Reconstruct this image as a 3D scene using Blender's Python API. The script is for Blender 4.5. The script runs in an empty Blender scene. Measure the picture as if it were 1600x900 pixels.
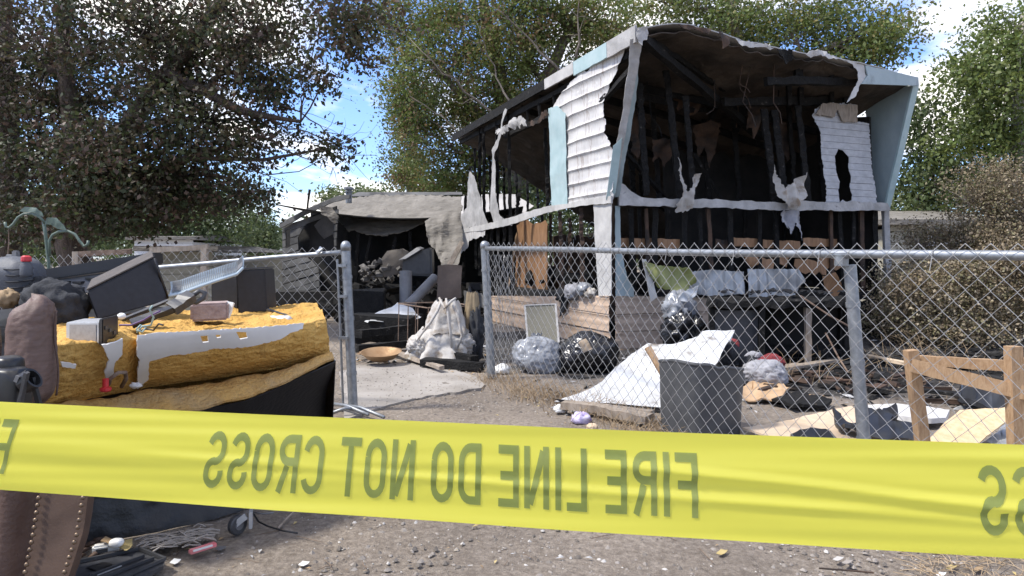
import bpy, bmesh, math, random
import numpy as np
from mathutils import Vector, Matrix, noise

# ------------------------------------------------------------------ camera, sky, sun, exposure
sc = bpy.context.scene
C = sc.collection
F_PX, U0, V0, CAMH = 1100.0, 800.0, 402.0, 1.0
cam_d = bpy.data.cameras.new('camera'); cam = bpy.data.objects.new('camera', cam_d); C.objects.link(cam)
cam.location = (0, 0, CAMH); cam.rotation_euler = (math.radians(90), 0, 0)
cam_d.sensor_width = 36; cam_d.lens = F_PX / 1600 * 36; cam_d.shift_y = -(450 - V0) / 1600
cam_d.clip_start = 0.05; cam_d.clip_end = 3000
sc.camera = cam
SUN_AZ = Vector((-0.88, -0.22, 0)).normalized(); SUN_EL = math.radians(55)
sund = bpy.data.lights.new('sun', 'SUN'); sund.energy = 2.05; sund.angle = math.radians(6.0); sund.color = (1, 0.95, 0.87)
sun = bpy.data.objects.new('sun', sund); C.objects.link(sun)
to_sun = Vector((SUN_AZ.x * math.cos(SUN_EL), SUN_AZ.y * math.cos(SUN_EL), math.sin(SUN_EL)))
sun.rotation_euler = to_sun.to_track_quat('Z', 'Y').to_euler(); sun.location = (-20, -10, 40)
w = bpy.data.worlds.new('World'); sc.world = w; w.use_nodes = True
nt = w.node_tree; nt.nodes.clear()
sky = nt.nodes.new('ShaderNodeTexSky'); sky.sky_type = 'NISHITA'; sky.sun_disc = False
sky.sun_elevation = SUN_EL; sky.sun_rotation = math.atan2(SUN_AZ.x, SUN_AZ.y); sky.air_density = 1.0; sky.dust_density = 0.6; sky.ozone_density = 2.0
tc = nt.nodes.new('ShaderNodeTexCoord'); sep = nt.nodes.new('ShaderNodeSeparateXYZ'); nt.links.new(tc.outputs['Generated'], sep.inputs[0])
mx = nt.nodes.new('ShaderNodeMath'); mx.operation = 'MAXIMUM'; mx.inputs[1].default_value = 0.06; nt.links.new(sep.outputs[2], mx.inputs[0])
ad = nt.nodes.new('ShaderNodeMath'); ad.operation = 'ADD'; ad.inputs[1].default_value = 0.12; nt.links.new(mx.outputs[0], ad.inputs[0])
dv = nt.nodes.new('ShaderNodeVectorMath'); dv.operation = 'DIVIDE'
cmb = nt.nodes.new('ShaderNodeCombineXYZ')
for i in range(3): nt.links.new(ad.outputs[0], cmb.inputs[i])
nt.links.new(tc.outputs['Generated'], dv.inputs[0]); nt.links.new(cmb.outputs[0], dv.inputs[1])
mp = nt.nodes.new('ShaderNodeMapping'); mp.inputs['Location'].default_value = (0.3, 3.4, 0); mp.inputs['Scale'].default_value = (1.0, 0.62, 0.4)
nt.links.new(dv.outputs[0], mp.inputs[0])
cn = nt.nodes.new('ShaderNodeTexNoise'); cn.inputs['Scale'].default_value = 1.5; cn.inputs['Detail'].default_value = 9; cn.inputs['Roughness'].default_value = 0.56
nt.links.new(mp.outputs[0], cn.inputs['Vector'])
cr = nt.nodes.new('ShaderNodeValToRGB'); cr.color_ramp.elements[0].position = 0.46; cr.color_ramp.elements[1].position = 0.60
nt.links.new(cn.outputs['Fac'], cr.inputs[0])
cmx = nt.nodes.new('ShaderNodeMix'); cmx.data_type = 'RGBA'; cmx.inputs['B'].default_value = (4.3, 4.15, 3.95, 1)
tint = nt.nodes.new('ShaderNodeMix'); tint.data_type = 'RGBA'; tint.blend_type = 'MULTIPLY'; tint.inputs['Factor'].default_value = 1; tint.inputs['B'].default_value = (.47, .545, .74, 1)
nt.links.new(sky.outputs[0], tint.inputs['A']); nt.links.new(tint.outputs['Result'], cmx.inputs['A'])
nt.links.new(cr.outputs[0], cmx.inputs['Factor'])
bg = nt.nodes.new('ShaderNodeBackground'); bg.inputs['Strength'].default_value = 0.15
nt.links.new(cmx.outputs['Result'], bg.inputs[0])
wo = nt.nodes.new('ShaderNodeOutputWorld'); nt.links.new(bg.outputs[0], wo.inputs[0])
sc.view_settings.view_transform = 'Standard'; sc.view_settings.look = 'None'; sc.view_settings.gamma = 1
sc.view_settings.use_curve_mapping = False; sc.view_settings.exposure = 1.44

# ------------------------------------------------------------------ layout helpers (place coordinates: x right, y away, z up, metres)
def P(u, v, y): return Vector(((u - U0) * y / F_PX, y, CAMH - (v - V0) * y / F_PX))
def G(u, v): return P(u, v, F_PX * CAMH / (v - V0))
def PH(u, v, h): return P(u, v, F_PX * (CAMH - h) / (v - V0))
def nz(p, f=1.0, o=0.0): return noise.noise(Vector((p[0] * f + o, p[1] * f - o * 1.7, p[2] * f + o * .6)))
def fb(p, f=1.0, o=0.0): return nz(p, f, o) + .5 * nz(p, f * 2.1, o + 5) + .25 * nz(p, f * 4.3, o + 9)
rnd = random.Random(7)

# ------------------------------------------------------------------ materials
MATS = {}
def mat(name, c1, c2=None, rough=.8, scale=6.0, bump=.2, bscale=None, metal=0.0, c3=None, stretch=None, detail=5, bdist=.01, spec=.5, coat=0, t=(.35, .65), trans=0.0, c3p=None):
    if name in MATS: return MATS[name]
    m = bpy.data.materials.new(name); m.use_nodes = True
    n = m.node_tree.nodes; l = m.node_tree.links; b = n['Principled BSDF']
    b.inputs['Roughness'].default_value = rough; b.inputs['Metallic'].default_value = metal; b.inputs['Specular IOR Level'].default_value = spec
    b.inputs['Coat Weight'].default_value = coat
    g = n.new('ShaderNodeNewGeometry'); vec = g.outputs['Position']
    if stretch:
        mpn = n.new('ShaderNodeMapping'); mpn.inputs['Scale'].default_value = stretch; l.new(vec, mpn.inputs[0]); vec = mpn.outputs[0]
    c2 = c2 or tuple(x * .7 for x in c1)
    nn = n.new('ShaderNodeTexNoise'); nn.inputs['Scale'].default_value = scale; nn.inputs['Detail'].default_value = detail; nn.inputs['Roughness'].default_value = .62
    l.new(vec, nn.inputs['Vector'])
    r = n.new('ShaderNodeValToRGB'); e = r.color_ramp.elements
    e[0].position = t[0]; e[0].color = (*c1, 1); e[1].position = t[1]; e[1].color = (*c2, 1)
    if c3: k = e.new(c3p or (.86 if t[1] < .8 else .95)); k.color = (*c3, 1)
    l.new(nn.outputs['Fac'], r.inputs[0]); col = r.outputs[0]
    l.new(col, b.inputs['Base Color'])
    if bump:
        bn = n.new('ShaderNodeTexNoise'); bn.inputs['Scale'].default_value = bscale or scale * 5; bn.inputs['Detail'].default_value = 6; l.new(vec, bn.inputs['Vector'])
        bp = n.new('ShaderNodeBump'); bp.inputs['Strength'].default_value = bump; bp.inputs['Distance'].default_value = bdist
        l.new(bn.outputs['Fac'], bp.inputs['Height']); l.new(bp.outputs[0], b.inputs['Normal'])
    if trans:
        tr = n.new('ShaderNodeBsdfTranslucent'); l.new(col, tr.inputs[0]); ms = n.new('ShaderNodeMixShader'); ms.inputs[0].default_value = trans
        o = n['Material Output']; l.new(b.outputs[0], ms.inputs[1]); l.new(tr.outputs[0], ms.inputs[2]); l.new(ms.outputs[0], o.inputs[0])
    MATS[name] = m; return m

char = mat('charred_wood', (.005, .005, .005), (.014, .013, .012), .8, 14, .9, 60, c3=(.065, .06, .056), c3p=.68, bdist=.016, spec=.25)
char_brown = mat('scorched_wood', (.015, .012, .01), (.09, .05, .03), .8, 5, .5, 40)
soot = mat('soot', (.006, .006, .006), (.02, .018, .016), .9, 3, .4, 20)
soot_ceiling = mat('scorched_ceiling', (.030, .024, .019), (.10, .078, .060), .85, 1.6, .8, 9, bdist=.04, c3=(.16, .13, .105), c3p=.72)
roofm = mat('roof_metal', (.30, .29, .27), (.42, .41, .40), .55, 2, .3, 14, c3=(.1, .08, .07))
galv = mat('galvanised', (.22, .235, .25), (.33, .345, .36), .5, 30, .15, 90, metal=.75, bdist=.002)
wire = mat('fence_wire', (.28, .275, .27), (.40, .395, .385), .6, 40, 0, metal=.6)
rust = mat('rusty_steel', (.10, .06, .04), (.22, .16, .12), .8, 20, .4, 90)
white_siding = mat('white_siding', (.47, .46, .45), (.56, .55, .54), .55, 4, .25, 30, c3=(.25, .195, .16), stretch=(7, 7, .5), bdist=.003, t=(.3, .52), c3p=.70)
front_siding = mat('shaded_sooty_siding', (.33, .335, .345), (.45, .455, .47), .6, 5, .2, 30, c3=(.12, .12, .13), stretch=(2, 2, 3), bdist=.006)  # front white siding: bluish grey base paints in shade, dark spots are soot
teal = mat('pale_teal_paint', (.31, .43, .44), (.39, .50, .51), .5, 6, .15, 30, c3=(.24, .30, .30), bdist=.004)
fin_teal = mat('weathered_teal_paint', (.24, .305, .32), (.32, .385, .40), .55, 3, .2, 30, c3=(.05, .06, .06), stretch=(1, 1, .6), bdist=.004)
trim_white = mat('weathered_trim', (.40, .39, .375), (.52, .51, .49), .6, 7, .4, 40, c3=(.16, .11, .08), bdist=.006)
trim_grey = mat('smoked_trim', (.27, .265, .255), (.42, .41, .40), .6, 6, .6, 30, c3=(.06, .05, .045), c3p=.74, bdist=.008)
skirt_m = mat('tan_skirting', (.40, .29, .21), (.50, .38, .285), .65, 5, .2, 40, stretch=(1, 1, 5), bdist=.004)
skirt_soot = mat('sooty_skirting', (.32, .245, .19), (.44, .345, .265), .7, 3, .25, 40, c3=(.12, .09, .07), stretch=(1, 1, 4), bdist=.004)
orange_wood = mat('orange_plywood', (.20, .105, .05), (.31, .175, .09), .6, 5, .2, 30, c3=(.12, .05, .02), stretch=(6, 6, .5), bdist=.004)
stake_wood = mat('stake_wood', (.29, .175, .09), (.42, .28, .16), .75, 11, .5, 50, c3=(.16, .09, .045), c3p=.72, stretch=(9, 9, 2.2), bdist=.006)
grey_wood = mat('grey_wood', (.20, .16, .12), (.32, .27, .22), .8, 9, .4, 50, stretch=(4, 4, 1), bdist=.005)
ply = mat('plywood', (.50, .38, .26), (.60, .48, .35), .75, 6, .15, 50, c3=(.35, .25, .16), bdist=.003)
osb = mat('chip_board', (.50, .36, .20), (.62, .48, .30), .75, 28, .3, 60, c3=(.38, .25, .12), bdist=.003)
tarp = mat('roof_felt', (.14, .128, .11), (.22, .203, .178), .8, 3.5, .9, 6, c3=(.11, .10, .09), c3p=.72, bdist=.05, stretch=(1, 1, 2.2))
burnt_siding = mat('burnt_grey_siding', (.05, .05, .05), (.13, .13, .13), .8, 2.5, .3, 30)
black_pl = mat('black_plastic', (.012, .012, .013), (.022, .022, .024), .38, 8, .1, 120, bdist=.002)
black_vinyl = mat('black_vinyl', (.008, .008, .010), (.014, .014, .018), .6, 40, .3, 400, bdist=.001)
dusty_vinyl = mat('dusty_vinyl', (.05, .043, .038), (.09, .075, .066), .7, 20, .2, 200, bdist=.001)
dark_grey = mat('dark_grey_plastic', (.035, .036, .04), (.055, .056, .06), .45, 10, .15, 100, bdist=.002)
grey_pl = mat('grey_plastic', (.13, .13, .135), (.18, .18, .185), .5, 8, .15, 80, bdist=.002)
blue_grey = mat('pale_blue_plastic', (.30, .37, .42), (.38, .45, .50), .45, 10, .1, 80, bdist=.002)
alu = mat('aluminium', (.45, .46, .47), (.55, .56, .57), .4, 25, .1, 100, metal=.5, bdist=.001)
pc_side = mat('perforated_steel', (.26, .25, .24), (.34, .33, .32), .5, 60, .3, 200, metal=.4, bdist=.001)
foam = mat('yellow_foam', (.47, .265, .068), (.60, .37, .115), .95, 7, 1.0, 55, c3=(.33, .19, .06), bdist=.02, spec=.15, t=(.3, .6), c3p=.75)
foam_dirty = mat('dirty_foam', (.55, .33, .10), (.44, .30, .14), .9, 6, .8, 60, c3=(.46, .42, .34), bdist=.02, t=(.42, .66), c3p=.78)
liner = mat('white_liner', (.58, .57, .55), (.66, .65, .63), .35, 6, .1, 40, c3=(.60, .50, .32), bdist=.003)
white_enamel = mat('white_enamel', (.60, .61, .62), (.48, .48, .47), .45, 5, .3, 30, c3=(.18, .155, .13), bdist=.006, t=(.42, .60), c3p=.70)
black_shell = mat('black_shell', (.006, .006, .007), (.012, .012, .012), .45, 12, .5, 50, bdist=.006)
leather = mat('brown_leather', (.075, .042, .032), (.11, .066, .052), .48, 14, .5, 90, c3=(.05, .027, .02), bdist=.006)
suede = mat('brown_suede', (.06, .034, .022), (.085, .05, .033), .75, 10, .3, 160, bdist=.002)
cushion_m = mat('mauve_brown_leather', (.115, .072, .057), (.155, .098, .080), .5, 10, .4, 70, stretch=(2, 2, 14), bdist=.004)
brass = mat('aged_brass', (.12, .085, .06), (.20, .145, .10), .42, 60, .1, 100, metal=.7)
cloth_black = mat('black_fabric', (.012, .013, .016), (.03, .032, .037), .85, 14, .6, 120, bdist=.006)
cloth_grey = mat('slate_nylon', (.055, .06, .07), (.09, .096, .11), .6, 12, .4, 120, bdist=.004)
cloth_white = mat('dirty_white_cloth', (.35, .325, .29), (.45, .43, .40), .85, 6, .4, 60, c3=(.22, .17, .12), bdist=.008, t=(.3, .5), c3p=.66)
cloth_khaki = mat('khaki_cloth', (.20, .15, .09), (.30, .23, .14), .85, 8, .4, 60, bdist=.008)
cloth_red = mat('dark_red_cloth', (.16, .02, .025), (.25, .04, .04), .85, 10, .4, 60)
cloth_pale = mat('pale_grey_cloth', (.22, .22, .24), (.33, .33, .35), .85, 10, .5, 60, bdist=.008)
bag_grey = mat('silver_grey_bag', (.19, .20, .22), (.30, .315, .34), .2, 14, .4, 30, bdist=.015)
bag_black = mat('black_bag', (.008, .008, .009), (.02, .02, .022), .22, 16, .4, 30, bdist=.012)
brickm = mat('pink_grey_block', (.24, .17, .155), (.36, .28, .26), .9, 40, .7, 120, bdist=.004)
red_pl = mat('red_plastic', (.55, .03, .03), (.45, .02, .03), .4, 10, .05)
pink_pl = mat('pink_red_plastic', (.62, .10, .12), (.75, .30, .30), .4, 12, .05)
white_pl = mat('white_plastic', (.66, .66, .64), (.76, .76, .74), .4, 14, .1, 80, bdist=.002)
green_pl = mat('green_label', (.04, .30, .24), (.05, .36, .30), .4, 14, .05)
clear_pl = mat('milky_plastic', (.55, .56, .56), (.66, .67, .67), .25, 14, .1)
mop_m = mat('mop_string', (.26, .23, .20), (.38, .34, .30), .9, 30, .2)
bowl_m = mat('bronze', (.30, .18, .09), (.40, .26, .14), .45, 8, .3, 40, metal=.5)
bin_m = mat('grey_bin', (.045, .047, .05), (.07, .072, .075), .55, 5, .2, 60, c3=(.11, .11, .11), bdist=.003)
hook_green = mat('green_metal', (.075, .11, .085), (.11, .15, .12), .5, 12, .2)
bark = mat('bark', (.13, .108, .088), (.24, .205, .17), .9, 7, .9, 30, stretch=(3, 3, .6), bdist=.03)
bark_dark = mat('dark_bark', (.055, .042, .033), (.12, .09, .07), .9, 7, .9, 30, stretch=(3, 3, .6), bdist=.03)
bark_pale = mat('pale_bark', (.24, .22, .19), (.36, .34, .30), .9, 7, .6, 30, stretch=(3, 3, .6), bdist=.02)
def leafm(name, c, trans=.4): return mat(name, c, tuple(x * .72 for x in c), .55, 2.5, 0, trans=trans)
concrete = mat('concrete', (.23, .207, .18), (.33, .305, .275), .95, 2.2, .8, 40, c3=(.12, .10, .08), c3p=.68, bdist=.006)
cream = mat('cream_siding', (.30, .28, .22), (.36, .34, .27), .7, 3, .1, 20)
far_white = mat('far_white_siding', (.60, .61, .62), (.68, .69, .70), .6, 3, .1, 20)
glass_dark = mat('dark_glass', (.03, .035, .045), (.05, .055, .065), .1, 3, 0)
green_sheet = mat('yellow_green_sheet', (.17, .18, .05), (.25, .26, .09), .5, 6, .2, 30, c3=(.10, .09, .04))
grey_sheet = mat('galvanised_sheet', (.28, .29, .30), (.40, .41, .42), .4, 5, .2, 30, metal=.35, c3=(.12, .10, .09), stretch=(3, 3, 1))
screen_m = mat('window_screen', (.12, .115, .09), (.17, .16, .125), .8, 200, .2)
purple = mat('purple_wrapper', (.38, .30, .55), (.60, .56, .70), .4, 30, .2)
card = mat('cardboard', (.38, .25, .14), (.48, .33, .20), .85, 8, .2, 60, c3=(.1, .06, .04))

# ------------------------------------------------------------------ objects
ORG = {}
def setp(o, label=None, cat=None, group=None, kind=None):
    if label: o['label'] = label
    if cat: o['category'] = cat
    if group: o['group'] = group
    if kind: o['kind'] = kind
    return o
def thing(name, label, cat, loc, group=None):
    o = bpy.data.objects.new(name, None); C.objects.link(o); o.location = loc; o.empty_display_size = .1
    ORG[o.name] = Vector(loc); return setp(o, label, cat, group)
def link_mesh(name, me, material, parent=None, loc=None):
    o = bpy.data.objects.new(name, me); C.objects.link(o)
    for m in (material if isinstance(material, (list, tuple)) else [material]): me.materials.append(m)
    if parent is not None: o.parent = parent; ORG[o.name] = ORG[parent.name]
    else: o.location = loc or (0, 0, 0); ORG[o.name] = Vector(loc or (0, 0, 0))
    return o

def thicken(bm, th):
    bmesh.ops.recalc_face_normals(bm, faces=bm.faces); bm.normal_update()
    up_ = sum((f.normal * f.calc_area() for f in bm.faces), Vector())
    if up_.z < 0 and abs(up_.z) > .4 * up_.length:
        bmesh.ops.reverse_faces(bm, faces=bm.faces[:]); bm.normal_update()
    nv = {}
    for v in bm.verts:
        n_ = Vector((0, 0, 0))
        for f in v.link_faces: n_ += f.normal * f.calc_area()
        nv[v] = n_.normalized() if n_.length > 1e-12 else Vector((0, 0, 1))
    faces = bm.faces[:]; bnd = [(e.verts[0], e.verts[1]) if e.link_loops[0].vert == e.verts[0] else (e.verts[1], e.verts[0]) for e in bm.edges if len(e.link_loops) == 1]
    dup = {v: bm.verts.new(v.co - n_ * th) for v, n_ in nv.items()}
    for f in faces: bm.faces.new([dup[v] for v in reversed(f.verts)])
    for a, b_ in bnd:
        try: bm.faces.new([b_, a, dup[a], dup[b_]])
        except ValueError: pass

class MB:
    def __init__(s): s.v = []; s.f = []
    def add(s, vs, fs):
        k = len(s.v); s.v += [Vector(x) for x in vs]; s.f += [tuple(i + k for i in f) for f in fs]; return s
    def box(s, c, size, rot=None, taper=1.0, jit=0):
        hx, hy, hz = size[0] / 2, size[1] / 2, size[2] / 2; c = Vector(c)
        vs = []
        for z in (-1, 1):
            k = 1 if z < 0 else taper
            for x, y in ((-1, -1), (1, -1), (1, 1), (-1, 1)):
                p = Vector((x * hx * k, y * hy * k, z * hz))
                if jit: p += Vector((rnd.uniform(-jit, jit), rnd.uniform(-jit, jit), rnd.uniform(-jit, jit)))
                vs.append(c + (rot @ p if rot else p))
        return s.add(vs, [(0, 3, 2, 1), (4, 5, 6, 7), (0, 1, 5, 4), (1, 2, 6, 5), (2, 3, 7, 6), (3, 0, 4, 7)])
    def hexa(s, b, t):
        return s.add(list(b) + list(t), [(0, 3, 2, 1), (4, 5, 6, 7), (0, 1, 5, 4), (1, 2, 6, 5), (2, 3, 7, 6), (3, 0, 4, 7)])
    def tube(s, pts, r, n=8, cap=True, up=None):
        pts = [Vector(p) for p in pts]; k = len(s.v); m = len(pts)
        rs = r if isinstance(r, (list, tuple)) else [r] * m
        prev = None
        for i, p in enumerate(pts):
            d = (pts[min(i + 1, m - 1)] - pts[max(i - 1, 0)]).normalized()
            if prev is None:
                a = Vector((0, 0, 1)) if abs(d.z) < .9 else Vector((1, 0, 0)); x = d.cross(a).normalized()
            else: x = (prev - d * prev.dot(d)).normalized()
            prev = x; y = d.cross(x)
            for j in range(n):
                a = 2 * math.pi * (j + .5) / n; s.v.append(p + (x * math.cos(a) + y * math.sin(a)) * rs[i])
        for i in range(m - 1):
            for j in range(n):
                a = k + i * n + j; b = k + i * n + (j + 1) % n; s.f.append((a, b, b + n, a + n))
        if cap: s.f.append(tuple(k + j for j in range(n))[::-1]); s.f.append(tuple(k + (m - 1) * n + j for j in range(n)))
        return s
    def bar(s, p0, p1, wx, wy, segs=6, jit=0.0, side=None):
        p0, p1 = Vector(p0), Vector(p1); d = (p1 - p0).normalized()
        a = side or (Vector((1, 0, 0)) if abs(d.x) < .8 else Vector((0, 1, 0)))
        y = d.cross(a).normalized(); x = y.cross(d).normalized(); k = len(s.v)
        for i in range(segs + 1):
            t = i / segs; p = p0.lerp(p1, t)
            if 0 < i < segs: p = p + (x * rnd.uniform(-1, 1) + y * rnd.uniform(-1, 1)) * jit * .7
            for cx, cy in ((-1, -1), (1, -1), (1, 1), (-1, 1)):
                s.v.append(p + x * (cx * wx / 2 + rnd.uniform(-jit, jit)) + y * (cy * wy / 2 + rnd.uniform(-jit, jit)))
        for i in range(segs):
            for j in range(4):
                q = k + i * 4; s.f.append((q + j, q + (j + 1) % 4, q + 4 + (j + 1) % 4, q + 4 + j))
        s.f.append((k + 3, k + 2, k + 1, k)); q = k + segs * 4; s.f.append((q, q + 1, q + 2, q + 3)); return s
    def grid(s, fn, nu, nv, closed_u=False):
        k = len(s.v)
        for j in range(nv + 1):
            for i in range(nu + (0 if closed_u else 1)): s.v.append(Vector(fn(i / nu, j / nv)))
        W = nu if closed_u else nu + 1
        for j in range(nv):
            for i in range(nu):
                a = k + j * W + i; b = k + j * W + (i + 1) % W; s.f.append((a, b, b + W, a + W))
        return s
    def lathe(s, prof, n=16, c=(0, 0, 0), rot=None):
        k = len(s.v); c = Vector(c)
        for r, z in prof:
            for j in range(n):
                a = 2 * math.pi * j / n; p = Vector((r * math.cos(a), r * math.sin(a), z)); s.v.append(c + (rot @ p if rot else p))
        for i in range(len(prof) - 1):
            for j in range(n):
                a = k + i * n + j; b = k + i * n + (j + 1) % n; s.f.append((a, b, b + n, a + n))
        s.f.append(tuple(k + j for j in range(n))[::-1]); q = k + (len(prof) - 1) * n; s.f.append(tuple(q + j for j in range(n))); return s
    def blob(s, c, rad, amp=.1, freq=4, n=18, off=0, floor=None, rot=None, ridge=False, pw=1.0):
        c = Vector(c); k = len(s.v); m = n
        for i in range(m + 1):
            th = math.pi * i / m
            for j in range(2 * m):
                ph = math.pi * j / m
                d = Vector((math.sin(th) * math.cos(ph), math.sin(th) * math.sin(ph), math.cos(th)))
                d2 = Vector([math.copysign(abs(q) ** pw, q) for q in d])
                e = fb(d, freq, off); e = (1 - 2 * abs(e)) if ridge else e
                p = Vector((d2.x * rad[0], d2.y * rad[1], d2.z * rad[2])) * (1 + amp * e)
                if rot: p = rot @ p
                p = c + p
                if floor is not None and p.z < floor: p.z = floor
                s.v.append(p)
        for i in range(m):
            for j in range(2 * m):
                a = k + i * 2 * m + j; b = k + i * 2 * m + (j + 1) % (2 * m); s.f.append((a, a + 2 * m, b + 2 * m, b))
        return s
    def bag(s, c, rad, off=0, n=56, floor=0.0, crumple=.05):
        c = Vector(c); k = len(s.v)
        for i in range(n + 1):
            th = math.pi * i / n
            for j in range(2 * n):
                ph = math.pi * j / n; d = Vector((math.sin(th) * math.cos(ph), math.sin(th) * math.sin(ph), math.cos(th)))
                e = .24 * nz(d, 1.1, off) - .10 * max(0, d.z) * abs(nz(d, 2, off)) + crumple * (.5 - 2 * abs(nz(d, 3.2, off + 2))) + crumple * .7 * (.5 - 2 * abs(nz(d, 7, off + 5))) + crumple * .35 * (.5 - 2 * abs(nz(d, 15, off + 7)))
                p = c + Vector((d.x * rad[0], d.y * rad[1], d.z * rad[2])) * (1 + e)
                if p.z < floor: p.z = floor
                s.v.append(p)
        for i in range(n):
            for j in range(2 * n):
                a = k + i * 2 * n + j; b = k + i * 2 * n + (j + 1) % (2 * n); s.f.append((a, a + 2 * n, b + 2 * n, b))
        return s
    def pleat(s, c, r0, r1, h, off=0, n=72, m=26, folds=9, depth=.16, floor=0.0):
        """cloth hanging in folds from a gathered top"""
        c = Vector(c)
        def fn(a, t):
            ph = 2 * math.pi * a; r = r0 + (r1 - r0) * t ** .8; q = (math.cos(ph), math.sin(ph), t)
            w = depth * math.sin(folds * ph + 2.5 * nz(q, 1.4, off)) * (.35 + .65 * t) + .14 * nz(q, 2.2, off + 3) + .05 * (.5 - 2 * abs(nz(q, 5, off + 4)))
            p = c + Vector((q[0] * r * (1 + w), q[1] * r * .8 * (1 + w), -h * t + .03 * nz(q, 3, off + 6)))
            if p.z < floor: p.z = floor
            return p
        return s.grid(fn, n, m, closed_u=True)
    def build(s, name, material, parent=None, loc=None, smooth=False, bevel=0, solid=0, subsurf=0, kind=None, label=None, cat=None, group=None, weld=False):
        o0 = ORG[parent.name] if parent is not None else Vector(loc) if loc is not None else None
        if o0 is None:
            lo = Vector((min(v.x for v in s.v), min(v.y for v in s.v), min(v.z for v in s.v))); hi = Vector((max(v.x for v in s.v), max(v.y for v in s.v), 0))
            o0 = Vector(((lo.x + hi.x) / 2, (lo.y + hi.y) / 2, lo.z)); loc = o0
        me = bpy.data.meshes.new(name); me.from_pydata([tuple(v - o0) for v in s.v], [], s.f); me.validate()
        bm = bmesh.new(); bm.from_mesh(me)
        if weld: bmesh.ops.remove_doubles(bm, verts=bm.verts, dist=1e-5)
        if solid:
            thicken(bm, solid)
        if bevel: bmesh.ops.bevel(bm, geom=bm.edges[:], offset=bevel, segments=2, affect='EDGES', clamp_overlap=True)
        bmesh.ops.recalc_face_normals(bm, faces=bm.faces); bm.to_mesh(me); bm.free()
        if smooth: me.polygons.foreach_set('use_smooth', [True] * len(me.polygons))
        o = link_mesh(name, me, material, parent, loc)
        if smooth and bevel == 0 and solid:
            me.set_sharp_from_angle(angle=math.radians(50))
        if subsurf: md = o.modifiers.new('s', 'SUBSURF'); md.levels = subsurf; md.render_levels = subsurf
        return setp(o, label, cat, group, kind)

def sheet(name, poly, fn, material, parent=None, step=10, solid=.004, holes=(), rough=0.0, clip=None, smooth=True, **kw):
    """a thin bent sheet: 2-D outline, cut by a grid, mapped to the place by fn, given its thickness"""
    r = random.Random(sum(map(ord, name)) + len(poly))
    pts = []
    for i, p in enumerate(poly):
        q = poly[(i + 1) % len(poly)]; L = math.hypot(q[0] - p[0], q[1] - p[1]); m = max(1, int(L / (step * .6)))
        for k in range(m):
            t = k / m; j = rough if k else 0
            pts.append((p[0] + (q[0] - p[0]) * t + r.uniform(-j, j), p[1] + (q[1] - p[1]) * t + r.uniform(-j, j)))
    bm = bmesh.new(); f = bm.faces.new([bm.verts.new((x, y, 0)) for x, y in pts])
    bmesh.ops.triangulate(bm, faces=[f])
    xs = [p[0] for p in pts]; ys = [p[1] for p in pts]
    for ax, lo, hi in ((0, min(xs), max(xs)), (1, min(ys), max(ys))):
        k = lo + step
        while k < hi - step * .3:
            co = [0, 0, 0]; no = [0, 0, 0]; co[ax] = k; no[ax] = 1
            bmesh.ops.bisect_plane(bm, geom=bm.verts[:] + bm.edges[:] + bm.faces[:], plane_co=co, plane_no=no, dist=1e-6); k += step
    if clip:
        for co, no in clip: bmesh.ops.bisect_plane(bm, geom=bm.verts[:] + bm.edges[:] + bm.faces[:], plane_co=co, plane_no=no, clear_outer=True, dist=1e-6)
    for h in holes:
        def inside(x, y):
            c = False; j = len(h) - 1
            for i in range(len(h)):
                if (h[i][1] > y) != (h[j][1] > y) and x < (h[j][0] - h[i][0]) * (y - h[i][1]) / (h[j][1] - h[i][1]) + h[i][0]: c = not c
                j = i
            return c
        for i in range(len(h)):
            (x0_, y0_), (x1_, y1_) = h[i], h[(i + 1) % len(h)]
            bmesh.ops.bisect_plane(bm, geom=bm.verts[:] + bm.edges[:] + bm.faces[:], plane_co=(x0_, y0_, 0), plane_no=(y1_ - y0_, x0_ - x1_, 0), dist=1e-6)
        dl = [fc for fc in bm.faces if inside(*fc.calc_center_median()[:2])]
        bmesh.ops.delete(bm, geom=dl, context='FACES')
    bmesh.ops.dissolve_degenerate(bm, dist=1e-5, edges=bm.edges[:])
    bm.verts.index_update(); left = set(bm.faces); out_ = None; tot = sum(fc.calc_area() for fc in bm.faces)
    while left:
        st = [left.pop()]; comp = []
        while st:
            fc = st.pop(); comp.append(fc)
            for ed in fc.edges:
                for g in ed.link_faces:
                    if g in left: left.remove(g); st.append(g)
        if sum(fc.calc_area() for fc in comp) < tot * .02 and out_: continue
        ids = sorted({v.index for fc in comp for v in fc.verts}); mp_ = {k: i for i, k in enumerate(ids)}; bm.verts.ensure_lookup_table()
        mb = MB(); mb.v = [Vector(fn(*bm.verts[k].co[:2])) for k in ids]; mb.f = [tuple(mp_[v.index] for v in fc.verts) for fc in comp]
        o_ = mb.build(name, material, parent, smooth=smooth, solid=solid, **kw); out_ = out_ or o_
    bm.free(); return out_

def pix(yf, amp=.0, freq=6, off=0):
    """map an outline to the place on a surface whose distance is yf(u,v)"""
    def fn(u, v):
        p = P(u, v, yf(u, v) if callable(yf) else yf)
        if amp: p = p + Vector((.4 * nz(p, freq, off + 3), -fb(p, freq, off), .7 * nz(p, freq, off + 8))) * amp
        return p
    return fn
def lin(v0, y0, v1, y1): return lambda u, v: y0 + (y1 - y0) * (v - v0) / (v1 - v0)

def lerp_poly(pl, t):
    n = len(pl) - 1; x = min(max(t, 0), 1) * n; i = min(int(x), n - 1); return Vector(pl[i]).lerp(Vector(pl[i + 1]), x - i)

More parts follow.
